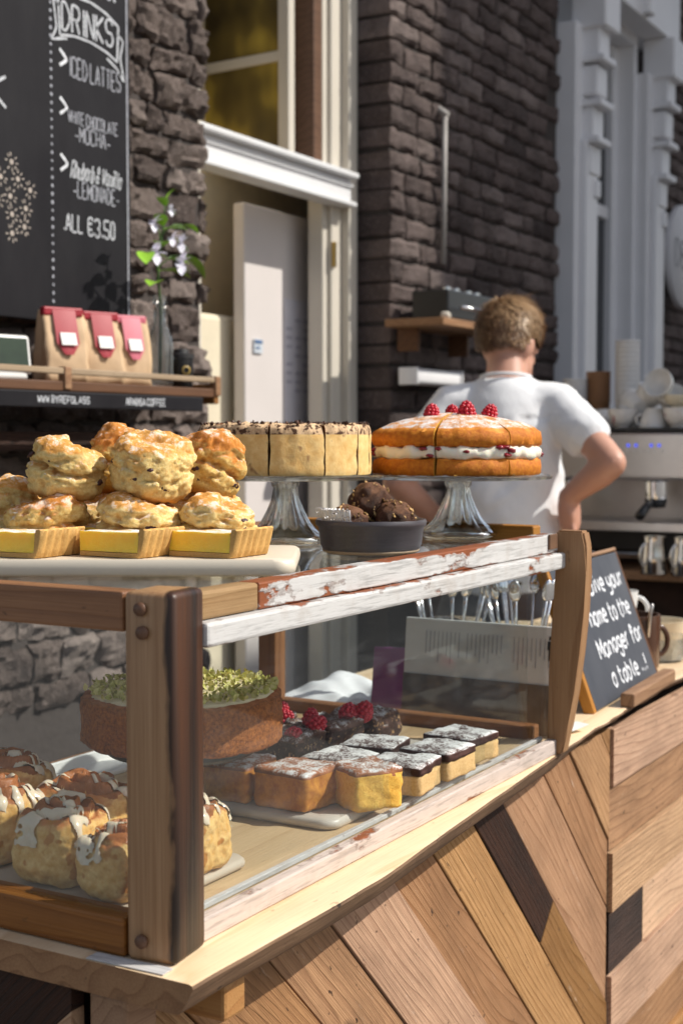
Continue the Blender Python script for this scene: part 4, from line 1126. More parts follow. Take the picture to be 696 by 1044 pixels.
# raspberries
RASP = mat_plain('raspberry_red', (.50, .012, .03), .3, var=.35, scale=120, bump=.2, sss=.2, ssss=.004)
def rasp_mesh():
    b = bmesh.new(); rr_ = random.Random(2)
    for j, (z, r) in enumerate(((.003, .0082), (.0075, .0096), (.0125, .0088), (.017, .0068), (.0205, .004), (.0222, 0))):
        n = max(1, int(2*PI*r/.0052))
        for k in range(n):
            a = 2*PI*(k+.5*(j % 2))/n; ball(b, (math.cos(a)*r, math.sin(a)*r, z), .0031*rr_.uniform(.9, 1.12), 2)
    lathe(b, [(0, .001), (.0075, .002), (.0085, .008), (.006, .018), (0, .021)], 12)
    return b
r0 = None
def raspberry(loc, rot, label, grp, s=1.0):
    global r0
    if r0 is None: o = obj('raspberry', rasp_mesh(), RASP); r0 = o
    else: o = r0.copy(); link(o)
    o.location = loc; o.rotation_euler = rot; o.scale = (s, s, s)
    return tag(o, label, 'raspberry', grp)
for (px, d, zb, s, lb, rot) in ((439, 2.09, .0835, 1.02, 'raspberry on the sponge cake, leftmost of four in a row', (0, .2, 0)), (460, 2.13, .087, .92, 'small raspberry on the sponge cake, second from the left', (0, -.5, .5)),
                                (475, 2.09, .084, 1.16, 'tallest raspberry standing on the sponge cake beside the right cut', (0, 0, 1)), (496, 2.10, .0835, 1.02, 'rightmost raspberry on the sponge cake', (0, -.35, 2))):
    x, y = rf(dd(px, d), d); raspberry((x, y, 1.3442+zb-.0015), rot, lb, 'raspberries on the sponge cake', s)

# ------------------------------------------------------------------ bowl of chocolate balls
BX, BY = rf(dd(378, 1.835), 1.835)
BW = thing('stoneware_bowl', 'low dark grey stoneware bowl holding chocolate balls', 'bowl', (BX, BY, 1.2482))
t = NT('grey_stoneware'); v = t.coord('Object', (1, 1, 8))
GREYST = t.done(t.bsdf(base=t.mix(t.noise(v, 30, 5, .7), (.055, .05, .058), (.11, .10, .11)), rough=.32, normal=t.bump(t.noise(v, 40, 3), .12, .003)))
b = bmesh.new(); lathe(b, [(0, 0), (.058, 0), (.0625, .003), (.067, .012), (.0695, .034), (.0725, .037), (.0735, .041), (.072, .0445), (.069, .0445), (.066, .04), (.063, .012), (.055, .007), (0, .0065)], 64); disp(b, .0008, 25, 3); obj('bowl', b, GREYST, BW, angle=60)
b = bmesh.new(); lathe(b, [(.058, .0004), (.0632, .0024), (.0642, .0046), (.063, .0056)], 64); obj('glaze_ring', b, mat_plain('unglazed_rim', (.35, .26, .17), .7), BW)
TRUF = mat_bake('chocolate_ball', (.10, .038, .017), (.12, .05, .02), (.04, .014, .007), 110, topz=.5, bump=.9, rough=.5)
NUT = mat_plain('chopped_nut', (.46, .28, .10), .6, var=.4, scale=60, bump=.4)
def truffle(px, d, z, R, label, seed):
    x, y = rf(dd(px, d), d)
    T = thing('chocolate_ball', label, 'chocolate ball', (x, y, z), (0, 0, seed), 'chocolate balls in the grey bowl')
    b = bmesh.new(); bmesh.ops.create_icosphere(b, subdivisions=4, radius=R); disp(b, .004, 70, seed, 4); obj('ball', b, TRUF, T)
    b = bmesh.new(); rr_ = random.Random(seed)
    def plc():
        n_ = Vector((rr_.gauss(0, 1), rr_.gauss(0, 1), rr_.gauss(0, 1))).normalized(); return n_*(R+.0006), n_
    random.seed(seed); tri_chunks(b, 100, plc, .0031, flat=.0018); o = obj('chopped_nuts', b, NUT, T); o['kind'] = 'stuff'
zb = 1.2482
truffle(377, 1.845, zb+.0655, .0275, 'top chocolate ball rolled in nuts, resting on the others', 5)
truffle(402, 1.825, zb+.0435, .0265, 'chocolate ball on the right side of the grey bowl', 6)
truffle(356, 1.815, zb+.037, .0265, 'chocolate ball low on the left of the bowl beside the doily', 7)
truffle(379, 1.875, zb+.036, .026, 'chocolate ball at the back of the bowl under the top one', 8)
# doily
DL = bmesh.new(); rows = []
for i in range(40):
    a = VA+R_(-75)+R_(52)*i/39
    w_ = .003*math.sin(i*1.7)
    rows.append([DL.verts.new((math.cos(a)*r_, math.sin(a)*r_, z)) for (r_, z) in ((.060, .020), (.0655, .042), (.0705+w_, .050), (.072+w_*1.6, .057+.003*abs(math.sin(i*.8))))])
for A, B in zip(rows[:-1], rows[1:]):
    for k in range(3): DL.faces.new((A[k], A[k+1], B[k+1], B[k]))
t = NT('doily_lace'); v = t.coord()
vo = t.n('TexVoronoi', {'Vector': v, 'Scale': 260.0}).outputs['Distance']
tp = t.n('BsdfTransparent'); df = t.n('BsdfDiffuse', {'Color': (.82, .82, .84)})
LACE = t.done(t.n('MixShader', {0: t.ramp(vo, [(.22, 0.0), (.3, 1.0)]), 1: tp.outputs[0], 2: df.outputs[0]}).outputs[0])
tag(obj('paper_doily', DL, LACE, None, (BX, BY, 1.2495)), 'white lacy paper doily tucked into the left of the grey bowl', 'doily')

# ------------------------------------------------------------------ inside the case
FZ = TZ+.018
# long board with squares
tray('serving_board', 'pale board inside the case carrying traybake squares and brownies', (1.592, .945, FZ), (0, 0, 0), .445, .285, .013, .02, mat_plain('stone_board', (.56, .50, .43), .4, var=.08, scale=9))
BZ = FZ+.0130
def square(name, label, cat, x, y, rz, s, mats, grp, seed, topidx=True, z=None, noise_=.0028, rnd=.006, cuts_=14):
    b = grid_box(s, cuts_, rnd)
    disp(b, noise_, 40, seed, 4); disp(b, noise_*.5, 130, seed+3, 3)
    b.normal_update()
    for f in b.faces: f.material_index = 1 if (f.normal.z > .55 or f.calc_center_median().z > s[2]*.86) and topidx else 0
    for v in b.verts: v.co.z = max(0, v.co.z)
    o = obj(name, b, mats, None, (x, y, BZ if z is None else z), (0, 0, rz)); return tag(o, label, cat, grp)
ALM = mat_bake('almond_traybake', (.84, .52, .10), (.45, .2, .05), (.70, .36, .05), 50, sss=.1, topz=.7, bump=.6)
ALMB = mat_bake('almond_traybake_baked_side', (.62, .27, .04), (.4, .16, .04), (.36, .12, .02), 14, topz=.9, bump=.3)
ALMT = mat_bake('almond_traybake_top', (.22, .075, .02), (.24, .08, .025), (.12, .04, .015), 30, topz=.1, bump=.9, sugar=.44)
G1 = 'almond traybake squares in the case'
square('traybake_square', 'golden traybake square at the left, half under the pistachio cake', 'cake square', 1.417, .972, R_(3), (.075, .082, .047), [ALMB, ALMT], G1, 11)
square('traybake_square', 'golden traybake square in the middle with browned sides', 'cake square', 1.420, .880, R_(-5), (.078, .080, .048), [ALMB, ALMT], G1, 12)
square('traybake_square', 'pale yellow crumbly traybake square nearest the front glass', 'cake square', 1.458, .808, R_(-30), (.066, .068, .050), [ALM, ALMT], G1, 13)
CARB = mat_bake('shortbread_base', (.66, .46, .22), (.6, .4, .2), (.55, .34, .13), 70, topz=.95, bump=.5)
DKT = mat_bake('dark_sugared_top', (.055, .02, .014), (.055, .02, .015), (.03, .012, .009), 26, topz=.1, bump=.5, sugar=.52)
G2 = 'dark topped shortbread squares in the case'
k = 0
for (x, y, lb) in ((1.552, .806, 'dark topped square nearest the yellow traybake, close to the glass'), (1.538, .888, 'dark topped square behind the one nearest the traybake'), (1.645, .803, 'dark topped square in the middle of the row by the glass'),
                   (1.632, .890, 'dark topped square in the middle of the row away from the glass'), (1.738, .812, 'dark topped square at the far end of the row by the glass')):
    k += 1
    b = grid_box((.076, .074, .026), 8, .003); disp(b, .0018, 60, 200+k, 3)
    for v in b.verts: v.co.z = max(0, v.co.z)
    T = thing('shortbread_square', lb, 'cake square', (x, y, BZ), (0, 0, R_((7, -6, -3, 9, -8)[k-1])), G2)
    obj('shortbread_base', b, CARB, T)
    b = grid_box((.079, .077, .013), 12, .004); disp(b, .0026, 45, 220+k, 4); o = obj('dark_topping', b, DKT, T, (0, 0, .0245))
BROW = mat_bake('brownie_crumb', (.07, .028, .016), (.09, .036, .02), (.035, .013, .008), 70, topz=.7, bump=.9, spots=(.42, .24, .10), spotlvl=.6)
BROWT = mat_bake('brownie_top', (.10, .042, .025), (.10, .042, .025), (.045, .017, .01), 55, topz=.1, bump=.9, sugar=.38, spots=(.45, .30, .15), spotlvl=.62)
G3 = 'raspberry brownies in the case'
BR = ((1.560, .985, 'raspberry brownie square just behind the golden traybake squares'), (1.650, .978, 'raspberry brownie square with a pair of raspberries beside the dark squares'), (1.745, .970, 'raspberry brownie square at the back right of the board'), (1.70, 1.118, 'raspberry brownie square at the rear, behind the pistachio cake'))
for i, (x, y, lb) in enumerate(BR):
    square('brownie_square', lb, 'brownie', x, y, R_(random.uniform(-8, 8)), (.078, .080, .052), [BROW, BROWT], G3, 300+i, noise_=.006, rnd=.006, z=None if i < 3 else FZ)
G4 = 'raspberries on the brownies'
zr = BZ+.050
raspberry((1.585, .965, zr), (.5, .9, 0), 'raspberry lying on the brownie nearest the golden traybake', G4, 1.15)
raspberry((1.602, .975, zr+.003), (.3, .2, 1), 'raspberry perched behind another on the brownie nearest the traybake', G4)
raspberry((1.672, .958, zr), (.2, .7, .4), 'left raspberry of the pair on the middle brownie', G4, 1.12)
raspberry((1.694, .948, zr), (.3, -.5, .8), 'right raspberry of the pair on the middle brownie', G4, 1.18)
raspberry((1.70, 1.085, FZ+.048), (.2, .3, .4), 'upper raspberry on the rear brownie beside the pistachio cake', G4)
raspberry((1.69, 1.082, FZ+.047), (1.2, .3, .4), 'lower raspberry on the rear brownie beside the pistachio cake', G4)
raspberry((1.535, .965, zr-.002), (1.2, .5, 1.4), 'raspberry half sunk in the brownie against the pistachio cake', G4)

# pistachio cake on black stand
PX, PY = 1.318, .978
st = thing('low_cake_stand', 'black footed stand with pale plate under the pistachio cake', 'cake stand', (PX, PY, FZ))
b = bmesh.new(); lathe(b, [(0, 0), (.048, 0), (.052, .004), (.052, .010), (.042, .016), (.024, .026), (.015, .04), (.014, .078), (.03, .088), (0, .0885)], 40); obj('foot', b, BLACK, st, angle=40)
b = bmesh.new(); lathe(b, [(0, .0885), (.088, .0885), (.091, .092), (.091, .098), (.088, .1015), (0, .1015)], 48); obj('plate', b, BLACK, st, angle=40)
PC = thing('pistachio_cake', 'round brown cake heaped with chopped green pistachio on a low stand', 'cake', (PX, PY, FZ+.1015))
PISB = mat_bake('brown_cake_side', (.44, .15, .03), (.3, .1, .03), (.17, .046, .011), 50, topz=.95, bump=.8)
b = bmesh.new(); lathe(b, [(0, 0), (.06, 0), (.1145, 0), (.1165, .003), (.117, .02), (.1175, .040), (.116, .054), (.110, .056), (.085, .058), (.05, .058), (0, .058)], 96)
bmesh.ops.subdivide_edges(b, edges=[e for e in b.edges if e.calc_length() > .014], cuts=2, use_grid_fill=True)
disp(b, .003, 45, 61, 4); disp(b, .0022, 150, 62, 3)
for v in b.verts: v.co.z = max(0, v.co.z)
obj('cake_body', b, PISB, PC)
b = bmesh.new(); lathe(b, [(0, .062), (.06, .063), (.090, .0615), (.102, .0595), (.107, .0565), (.104, .053), (0, .051)], 64); disp(b, .003, 60, 6, 3); obj('icing', b, mat_plain('pale_icing', (.76, .64, .40), .5, var=.1, scale=60, bump=.4), PC)
b = bmesh.new(); rr_ = random.Random(3)
def plc():
    a = rr_.uniform(0, 2*PI); r = .1125*math.sqrt(rr_.uniform(.0, 1.0)); return (math.cos(a)*r, math.sin(a)*r, .0635+rr_.uniform(-.001, .004)), (0, 0, 1)
random.seed(8); tri_chunks(b, 980, plc, .0042, flat=.0024)
t = NT('chopped_pistachio'); v = t.coord(); 
PISN = t.done(t.bsdf(base=t.ramp(t.noise(v, 120, 2), [(.30, (.20, .18, .03)), (.44, (.45, .43, .08)), (.56, (.66, .60, .22)), (.72, (.76, .66, .36))]), rough=.6))
o = obj('chopped_pistachio', b, PISN, PC, smooth=False); o['kind'] = 'stuff'

# cinnamon buns on their tray
tray('serving_board', 'pale board under the iced buns at the near end of the case', (1.118, .985, FZ), (0, 0, 0), .205, .34, .012, .018, mat_plain('bun_board', (.50, .42, .33), .5, var=.1, scale=9))
UZ = FZ+.0121
BUNS = mat_bake('bun_side', (.82, .55, .22), (.34, .12, .03), (.64, .34, .09), 20, sss=.1, topz=.55, bump=.4, rough=.55, spots=(.50, .21, .045), spotlvl=.62)
BUNT = mat_bake('bun_top', (.34, .12, .03), (.26, .085, .022), (.20, .06, .016), 40, topz=.1, bump=.5, rough=.22)
ICING = mat_plain('white_icing', (.72, .60, .45), .2, var=.10, scale=60, bump=.1, sss=.15, ssss=.004)
def bun(x, y, rz, sx, sy, H, label, seed):
    T = thing('iced_bun', label, 'bun', (x, y, UZ), (0, 0, rz), 'iced cinnamon buns in the case')
    rd_ = random.Random(seed)
    b = bmesh.new(); bmesh.ops.create_icosphere(b, subdivisions=6, radius=1)
    ph = rd_.uniform(0, 6)
    def top(r, a):
        s_ = r*2.6-a/(2*PI)+ph
        fr_ = s_-math.floor(s_)
        return (-.012*math.exp(-((fr_-.5)/.13)**2)+.004*math.sin(fr_*2*PI))*min(1, max(0, (1.08-r)*4))+.008*(1-r)
    for v in b.verts:
        p = v.co.normalized()
        q = max(abs(p.x), abs(p.y)); sq = (abs(p.x)**4+abs(p.y)**4)**.25
        rr = math.hypot(p.x, p.y); 
        if rr > 1e-6: kx = rr/ (sq if sq > 1e-6 else 1)
        else: kx = 1
        px_, py_ = p.x*kx, p.y*kx
        rr2 = math.hypot(px_, py_)
        e = (abs(rr)**5.5+abs(p.z)**5.5)**(-1/5.5)
        x_, y_, z_ = px_*e, py_*e, p.z*e
        k = (z_+1)/2
        tp_ = max(0, min(1, (k-.8)/.2))
        bulge = .93+.08*math.sin(min(1, k*1.05)*PI)-.04*tp_
        v.co = Vector((x_*sx/2*bulge, y_*sy/2*bulge, k*H))
        if tp_ > 0: v.co.z += top(min(1, math.hypot(x_, y_)), math.atan2(y_, x_))*tp_
    disp(b, .004, 30, seed, 3); disp(b, .0012, 120, seed+2, 2)
    for v in b.verts: v.co.z = max(0, v.co.z)
    b.normal_update()
    for f in b.faces: f.material_index = 1 if f.calc_center_median().z > H*.90+.004*math.sin(f.calc_center_median().x*140) and f.normal.z > -.2 else 0
    # icing drizzled to and fro over the top, pooling and running over the edge: a skin raised off the bun
    m_ = 60; rot_ = rd_.uniform(-.6, .6); nz = rd_.choice((1.5, 2.0, 2.5)); path = []
    for i in range(m_+1):
        w_ = i/m_; xx = (w_-.5)*sx*.92; yy = sy*.42*math.sin(w_*nz*2*PI+ph)
        path.append((xx*math.cos(rot_)-yy*math.sin(rot_)*.8, yy*math.cos(rot_)+xx*math.sin(rot_)*.8, .0046*(1+.45*math.sin(i*.45+ph))))
    drips = [(rd_.uniform(PI*.65, PI*1.75), H*rd_.uniform(.45, .82), rd_.uniform(.0035, .006)) for k in range(3)]
    c_ = b.copy(); c_.normal_update(); keep = set(); off = {}
    for v in c_.verts:
        best = 9
        if v.co.z > H*.55:
            if v.normal.z > .05:
                for (qx, qy, qr) in path: best = min(best, math.hypot(v.co.x-qx, v.co.y-qy)/qr)
            a_ = math.atan2(v.co.y, v.co.x); R0 = math.hypot(v.co.x, v.co.y)
            for (da, dz, dr_) in drips:
                df_ = abs((a_-da+PI) % (2*PI)-PI)*R0
                if R0 > sx*.30: best = min(best, math.hypot(df_, max(0, dz-v.co.z))/(dr_*(1+.25*math.sin(v.co.z*300))))
        best += .25*noise.noise(v.co*160)
        if best < 1.12: keep.add(v); off[v] = .0036*math.sqrt(max(0, 1-best*best)) - (.0006 if best > 1 else 0)
    for v in keep: v.co += v.normal*off[v]
    bmesh.ops.delete(c_, geom=[f for f in c_.faces if not all(v in keep for v in f.verts)], context='FACES')
    bmesh.ops.delete(c_, geom=[v for v in c_.verts if not v.link_faces], context='VERTS')
    for q_ in range(3): bmesh.ops.smooth_vert(c_, verts=c_.verts, factor=.4, use_axis_x=True, use_axis_y=True, use_axis_z=True)
    for f in c_.faces: f.material_index = 0
    obj('icing', c_, ICING, T)
    obj('bun_crumb', b, [BUNS, BUNT], T)
    return T
bun(1.058, .935, R_(6), .078, .080, .074, 'square iced bun at the front left with thick white icing', 71)
bun(1.050, .852, R_(-4), .074, .066, .066, 'iced bun half behind the wooden corner post', 72)
bun(1.150, .845, R_(4), .074, .070, .070, 'iced bun showing its pale crumb to the right of the corner post', 73)
bun(1.150, .985, R_(3), .092, .108, .074, 'wide iced bun in the second row behind the front bun', 74)
bun(1.080, 1.045, R_(-6), .080, .090, .078, 'dark glazed iced bun at the left edge of the photo', 75)
bun(1.165, 1.105, R_(6), .080, .09, .082, 'iced bun at the rear left corner of the board', 76)
# rail along the back, the sunlight on it put in as white
b = bmesh.new(); box(b, (0, 0, .004), (.30, .055, .008), .003); box(b, (0, .03, .012), (.30, .006, .022), .002)
tag(obj('sunlit_white_rail', b, WHITE_CHINA, None, (1.44, 1.222, FZ), smooth=False), 'narrow rail along the back of the case floor, coloured white as if sunlit', 'rail')

# ------------------------------------------------------------------ things on the counter beyond the case
mn = thing('menu_sheet', 'white menu holder standing behind the far end of the case', 'menu', (2.055, .93, TZ), (0, R_(6), 0))
b = bmesh.new(); box(b, (0, 0, .0875), (.006, .28, .175), .002); obj('panel', b, PAPER, mn, smooth=False)
b = bmesh.new(); rr_ = random.Random(9)
for k in range(30):
    y = .12-k*.0075; 
    if k in (9, 19, 20): continue
    L = rr_.uniform(.025, .055); box(b, (-.0038, y-.02, .155-L/2), (.001, .0012, L))
obj('print', b, PAPERGREY, mn, smooth=False)
b = bmesh.new(); box(b, (-.0039, -.118, .145), (.001, .007, .014)); box(b, (-.0039, -.118, .130), (.001, .003, .018)); box(b, (-.0039, -.118, .157), (.001, .003, .006)); obj('emblem', b, BLACK, mn, smooth=False)
b = bmesh.new(); box(b, (-.0042, 0, .042), (.0016, .279, .080), .0004); obj('painted_reflection', b, mat_plain('dark_reflection', (.13, .105, .085), .3, var=.9, scale=28), mn, smooth=False)  # dark reflection painted as a band across the foot of the sheet

nk = bmesh.new(); bmesh.ops.create_grid(nk, x_segments=40, y_segments=40, size=.5)
for v in nk.verts:
    x, y = v.co.x, v.co.y
    v.co = Vector((x*.22, y*.24, .004+.045*max(0, abs(fbm((x*1.2, y*1.2, 0), 1.3, 5, 3))+.1)*(1-(2*abs(x))**4)*(1-(2*abs(y))**4)))
tag(obj('paper_napkins', nk, mat_plain('white_tissue', (.80, .80, .82), .7, var=.03), None, (2.22, 1.24, TZ)), 'crumpled white tissue paper lying on the counter behind the case', 'tissue')
b = bmesh.new(); box(b, (0, 0, .055), (.012, .10, .11), .003); box(b, (.012, 0, .05), (.008, .096, .10), .003)
tag(obj('purple_booklet', b, mat_plain('purple_cover', (.16, .03, .13), .5), None, (2.13, 1.115, TZ), (0, R_(14), R_(14)), smooth=False), 'purple booklet leaning behind the white menu holder', 'booklet')

jar = thing('cutlery_jar', 'glass jar crammed with steel spoons behind the case end', 'cutlery jar', (2.20, .915, TZ))
b = bmesh.new(); lathe(b, [(0, 0), (.05, 0), (.055, .005), (.056, .15), (.058, .155), (.055, .156), (.052, .15), (.05, .008), (0, .006)], 32); obj('jar', b, CRYSTAL, jar, angle=50)
random.seed(31)
for k in range(14):
    a = random.uniform(0, 6.28); q = Vector((math.cos(a), math.sin(a), 0)); b = bmesh.new()
    p0 = q*.02+Vector((0, 0, .012)); p1 = q*.055+Vector((0, 0, .155)); dr_ = (p1-p0).normalized(); p2 = p1+dr_*.05
    tube(b, [p0, p1, p2], [.003, .0025, .004], 6); ball(b, p2+dr_*.018, .02, 2, (.55, .2, 1.0), rot=dr_.to_track_quat('Z', 'Y').to_euler())
    obj('spoon', b, CHROME, jar)
jar2 = dup(jar); jar2.location = (2.20, 1.045, TZ); jar2.rotation_euler = (0, 0, 1.1)
jar['group'] = jar2['group'] = 'glass jars of spoons'
jar2['label'] = 'second glass jar of spoons, the one nearer the purple booklet'
jar['label'] = 'glass jar of spoons close behind the curved case post'

# slate sign
LEAN = math.atan2(.09, .245)
sl = thing('slate_sign', 'slate sign asking guests to give the manager their name', 'sign', (2.275, .812, TZ), (-LEAN, 0, R_(3)))
pl('slate', (.2125, 0, .131), (.415, .010, .258), SLATE, sl, bev=.002)
pl('frame_side', (.000, .006, .131), (.262, .020, .016), WD_LIGHT, sl, (0, V, 0)); pl('frame_side', (.428, .006, .131), (.262, .020, .012), WD_SHELF, sl, (0, V, 0))
pl('frame_top', (.214, .006, .266), (.444, .020, .008), WD_BATTEN, sl)
random.seed(14)
for (tx, x, z, h, wd) in (("Pls Give your", .075, .195, .034, .33), ("name to the", .125, .138, .034, .265), ("Manager for", .115, .080, .034, .295), ("a table ..!", .140, .024, .032, .235)):
    b = bmesh.new(); write(b, tx, x, z, h, .0062, width=wd, slant=.05, jit=.25); obj('lettering', b, CHALK_BRIGHT, sl, (0, -.0058, 0), smooth=False)
bk = thing('wood_block', 'small dark edged wooden block propping the foot of the slate sign', 'block', (2.505, .788, TZ), (0, 0, R_(3)))
pl('block', (0, 0, .0125), (.30, .026, .025), WD_BATTEN, bk, bev=.004)
b = bmesh.new(); bmesh.ops.create_grid(b, x_segments=10, y_segments=3, size=.5)
for v in b.verts: v.co = Vector((v.co.x*.085, v.co.y*.03, .002+.010*(v.co.x+.5)**2))
tag(obj('paper_tag', b, PAPER, None, (2.10, .800, TZ), (0, 0, R_(-25))), 'little white paper tag lying on counter by the curved post', 'paper tag')

def handle(b, R, zc, hh, r=.0045, out=.022, ang=0):
    pts = []
    for i in range(13):
        a = -PI/2+PI*i/12
        d_ = R-.002+out*math.cos(a); pts.append((d_*math.cos(ang), d_*math.sin(ang), zc+hh*math.sin(a)))
    tube(b, pts, r, 8)
def cup_mesh(R, H, foot=.6, wall=.003, flare=1.0):
    b = bmesh.new()
    lathe(b, [(0, .001), (R*foot, 0), (R*foot, .004), (R*(foot+.12), .008), (R*.86, H*.4), (R*.97*flare, H*.75), (R*flare, H), (R*flare-wall, H), (R*.97*flare-wall, H*.72), (R*.84-wall, H*.4), (R*.4, .010), (0, .009)], 36)
    return b
def mug(loc, rz, R, H, mat, label, cat='mug', name='mug', foot=.9, group=None):
    T = thing(name, label, cat, loc, (0, 0, rz), group)
    b = cup_mesh(R, H, foot); obj('cup', b, mat, T, angle=60)
    b = bmesh.new(); handle(b, R*.95, H*.52, H*.32, .005, .026); obj('handle', b, mat, T)
    return T
bx = thing('ceramic_pot', 'dark brown ceramic pot holding a spoon behind the slate sign', 'pot', (2.775, .905, TZ))
b = bmesh.new(); lathe(b, [(0, 0), (.045, 0), (.05, .006), (.053, .10), (.052, .112), (.048, .112), (.047, .10), (.044, .01), (0, .008)], 36); obj('body', b, mat_plain('brown_glaze', (.09, .04, .022), .25, var=.4, scale=14), bx, angle=50)
b = bmesh.new(); tube(b, [(-.02, -.03, .02), (-.04, -.045, .118), (-.05, -.052, .14)], .004, 6); obj('spoon', b, STEEL, bx)
b = bmesh.new(); handle(b, .052, .055, .03, .006, .022, R_(-50)); obj('handle', b, mat_plain('brown_glaze_handle', (.09, .04, .022), .25), bx)
mug((2.99, 1.015, TZ+.042), R_(-65), .045, .092, WHITE_CHINA, 'white mug with loop handle standing on stacked saucers behind the slate sign')
b = bmesh.new()
for k in range(4): lathe(b, [(0, .001), (.05, 0), (.06, .002), (.078, .0095), (.076, .0095), (.05, .004), (0, .004)], 40, c=(0, 0, k*.0105))
tag(obj('saucer_stack', b, WHITE_CHINA, None, (2.99, 1.015, TZ), angle=60), 'short stack of white saucers under the white mug', 'saucers')
b = bmesh.new(); lathe(b, [(0, 0), (.05, 0), (.053, .003), (.060, .055), (.063, .06), (.058, .06), (.048, .006), (0, .005)], 36)
tag(obj('plastic_tub', b, mat_plain('cream_tub', (.66, .58, .44), .4), None, (3.10, .955, TZ), angle=50), 'round cream tub at the right edge behind the brown pot', 'tub')
b = bmesh.new(); lathe(b, [(0, 0), (.035, 0), (.045, .004), (.062, .05), (.064, .052), (.060, .052), (.042, .006), (0, .004)], 36)
tag(obj('glass_bowl', b, CRYSTAL, None, (2.90, .885, TZ), angle=50), 'small clear glass bowl at the right edge in front of the cream tub', 'bowl')

# ------------------------------------------------------------------ back bar with espresso machine
MX = 4.30
bb = thing('back_bar', 'dark back bar with a wooden shelf under the espresso machine', 'worktop', (MX, 1.45, 0))
pl('top_shelf', (.27, 0, .965), (.62, 1.5, .03), WD_BATTEN, bb); pl('cabinet', (.30, 0, .47), (.52, 1.48, .94), WD_DARK, bb)
pl('back_panel', (.56, 0, 1.06), (.02, 1.48, .15), BLACK_MATT, bb)
em = thing('espresso_machine', 'wide steel espresso machine with lit blue buttons', 'espresso machine', (MX, 1.40, .98))
b = bmesh.new(); box(b, (.22, 0, .362), (.44, .92, .155), .012, seg=3); obj('upper_body', b, STEEL, em, smooth=False)
pl('cup_rail', (.22, 0, .445), (.46, .94, .012), BLACK_MATT, em)
pl('back_splash', (.20, 0, .215), (.03, .90, .14), STEEL, em); pl('drip_tray', (.06, 0, .140), (.26, .92, .03), STEEL, em); pl('lower_body', (.25, 0, .09), (.34, .88, .07), BLACK_MATT, em)
for (x, y) in ((.03, -.4), (.03, .4), (.4, -.4), (.4, .4)):
    b = bmesh.new(); lathe(b, [(0, .0005), (.02, .0005), (.018, .06), (0, .06)], 12, c=(x, y, 0)); obj('leg', b, BLACK_MATT, em)
for y in (-.052, .235):
    g = bmesh.new(); lathe(g, [(0, .225), (.034, .225), (.036, .24), (.036, .28), (.045, .2845), (0, .2845)], 24, c=(.03, y, 0)); gh = obj('group_head', g, CHROME, em, angle=40)
    g = bmesh.new(); lathe(g, [(0, .195), (.03, .198), (.036, .224), (0, .2245)], 24, c=(.03, y, 0)); tube(g, [(.0, y, .212), (-.06, y, .205), (-.13, y, .178)], [.012, .013, .015], 10); obj('portafilter', g, BLACK, em)
for (y, sgn) in ((-.30, -1), (.40, 1)):
    g = bmesh.new(); tube(g, [(.02, y, .285), (-.02, y, .27), (-.035, y, .22), (-.03, y, .16)], [.008, .007, .006, .004], 10); obj('steam_wand', g, CHROME, em)
g = bmesh.new(); lathe(g, [(0, .0), (.024, .0), (.026, .004), (.022, .008), (0, .008)], 24, M=Matrix.Translation((-.001, -.20, .365)) @ Euler((0, R_(-90), 0)).to_matrix().to_4x4()); obj('pressure_gauge', g, WHITE_CHINA, em)
t = NT('blue_led'); BLUE = t.done(t.bsdf(base=(.03, .05, .5), rough=.3, emis=(.10, .14, 1, 1), emiss=.9))
for k, y in enumerate((.03, .005, -.045, -.07)):
    b = bmesh.new(); ball(b, (-.001, y, .395), .006, 2, (.4, 1, 1)); obj('button', b, BLUE, em)
for k, y in enumerate((.035, .012, -.01, -.035, -.055, -.08)):
    b = bmesh.new(); ball(b, (-.001, y, .377), .0042, 2, (.4, 1, 1)); obj('button', b, WHITE_CHINA, em)
b = bmesh.new(); box(b, (-.002, .085, .38), (.004, .028, .018), .001); obj('badge', b, mat_plain('navy_badge', (.02, .03, .12), .3), em, smooth=False)
JUG = mat_plain('steel_jug', (.62, .60, .58), .12, 1)
for (y, lb) in ((1.300, 'steel milk jug on the wooden shelf, left of the two'), (1.205, 'steel milk jug on the wooden shelf, right of the two')):
    T = thing('milk_jug', lb, 'milk jug', (4.17, y, .981), (0, 0, R_(150)), 'steel milk jugs')
    b = bmesh.new(); lathe(b, [(0, 0), (.040, 0), (.043, .004), (.040, .06), (.034, .10), (.036, .116), (.033, .116), (.032, .10), (.036, .06), (0, .006)], 28); obj('body', b, JUG, T, angle=60)
    b = bmesh.new(); handle(b, .037, .06, .035, .004, .024); obj('handle', b, JUG, T)
b = bmesh.new(); box(b, (0, 0, .006), (.04, .2, .012), .004); tag(obj('cleaning_cloth', b, mat_plain('grey_cloth', (.35, .35, .37), .8), None, (4.12, 1.53, .981), smooth=False), 'folded grey cloth strip on the shelf left of the jugs', 'cloth')

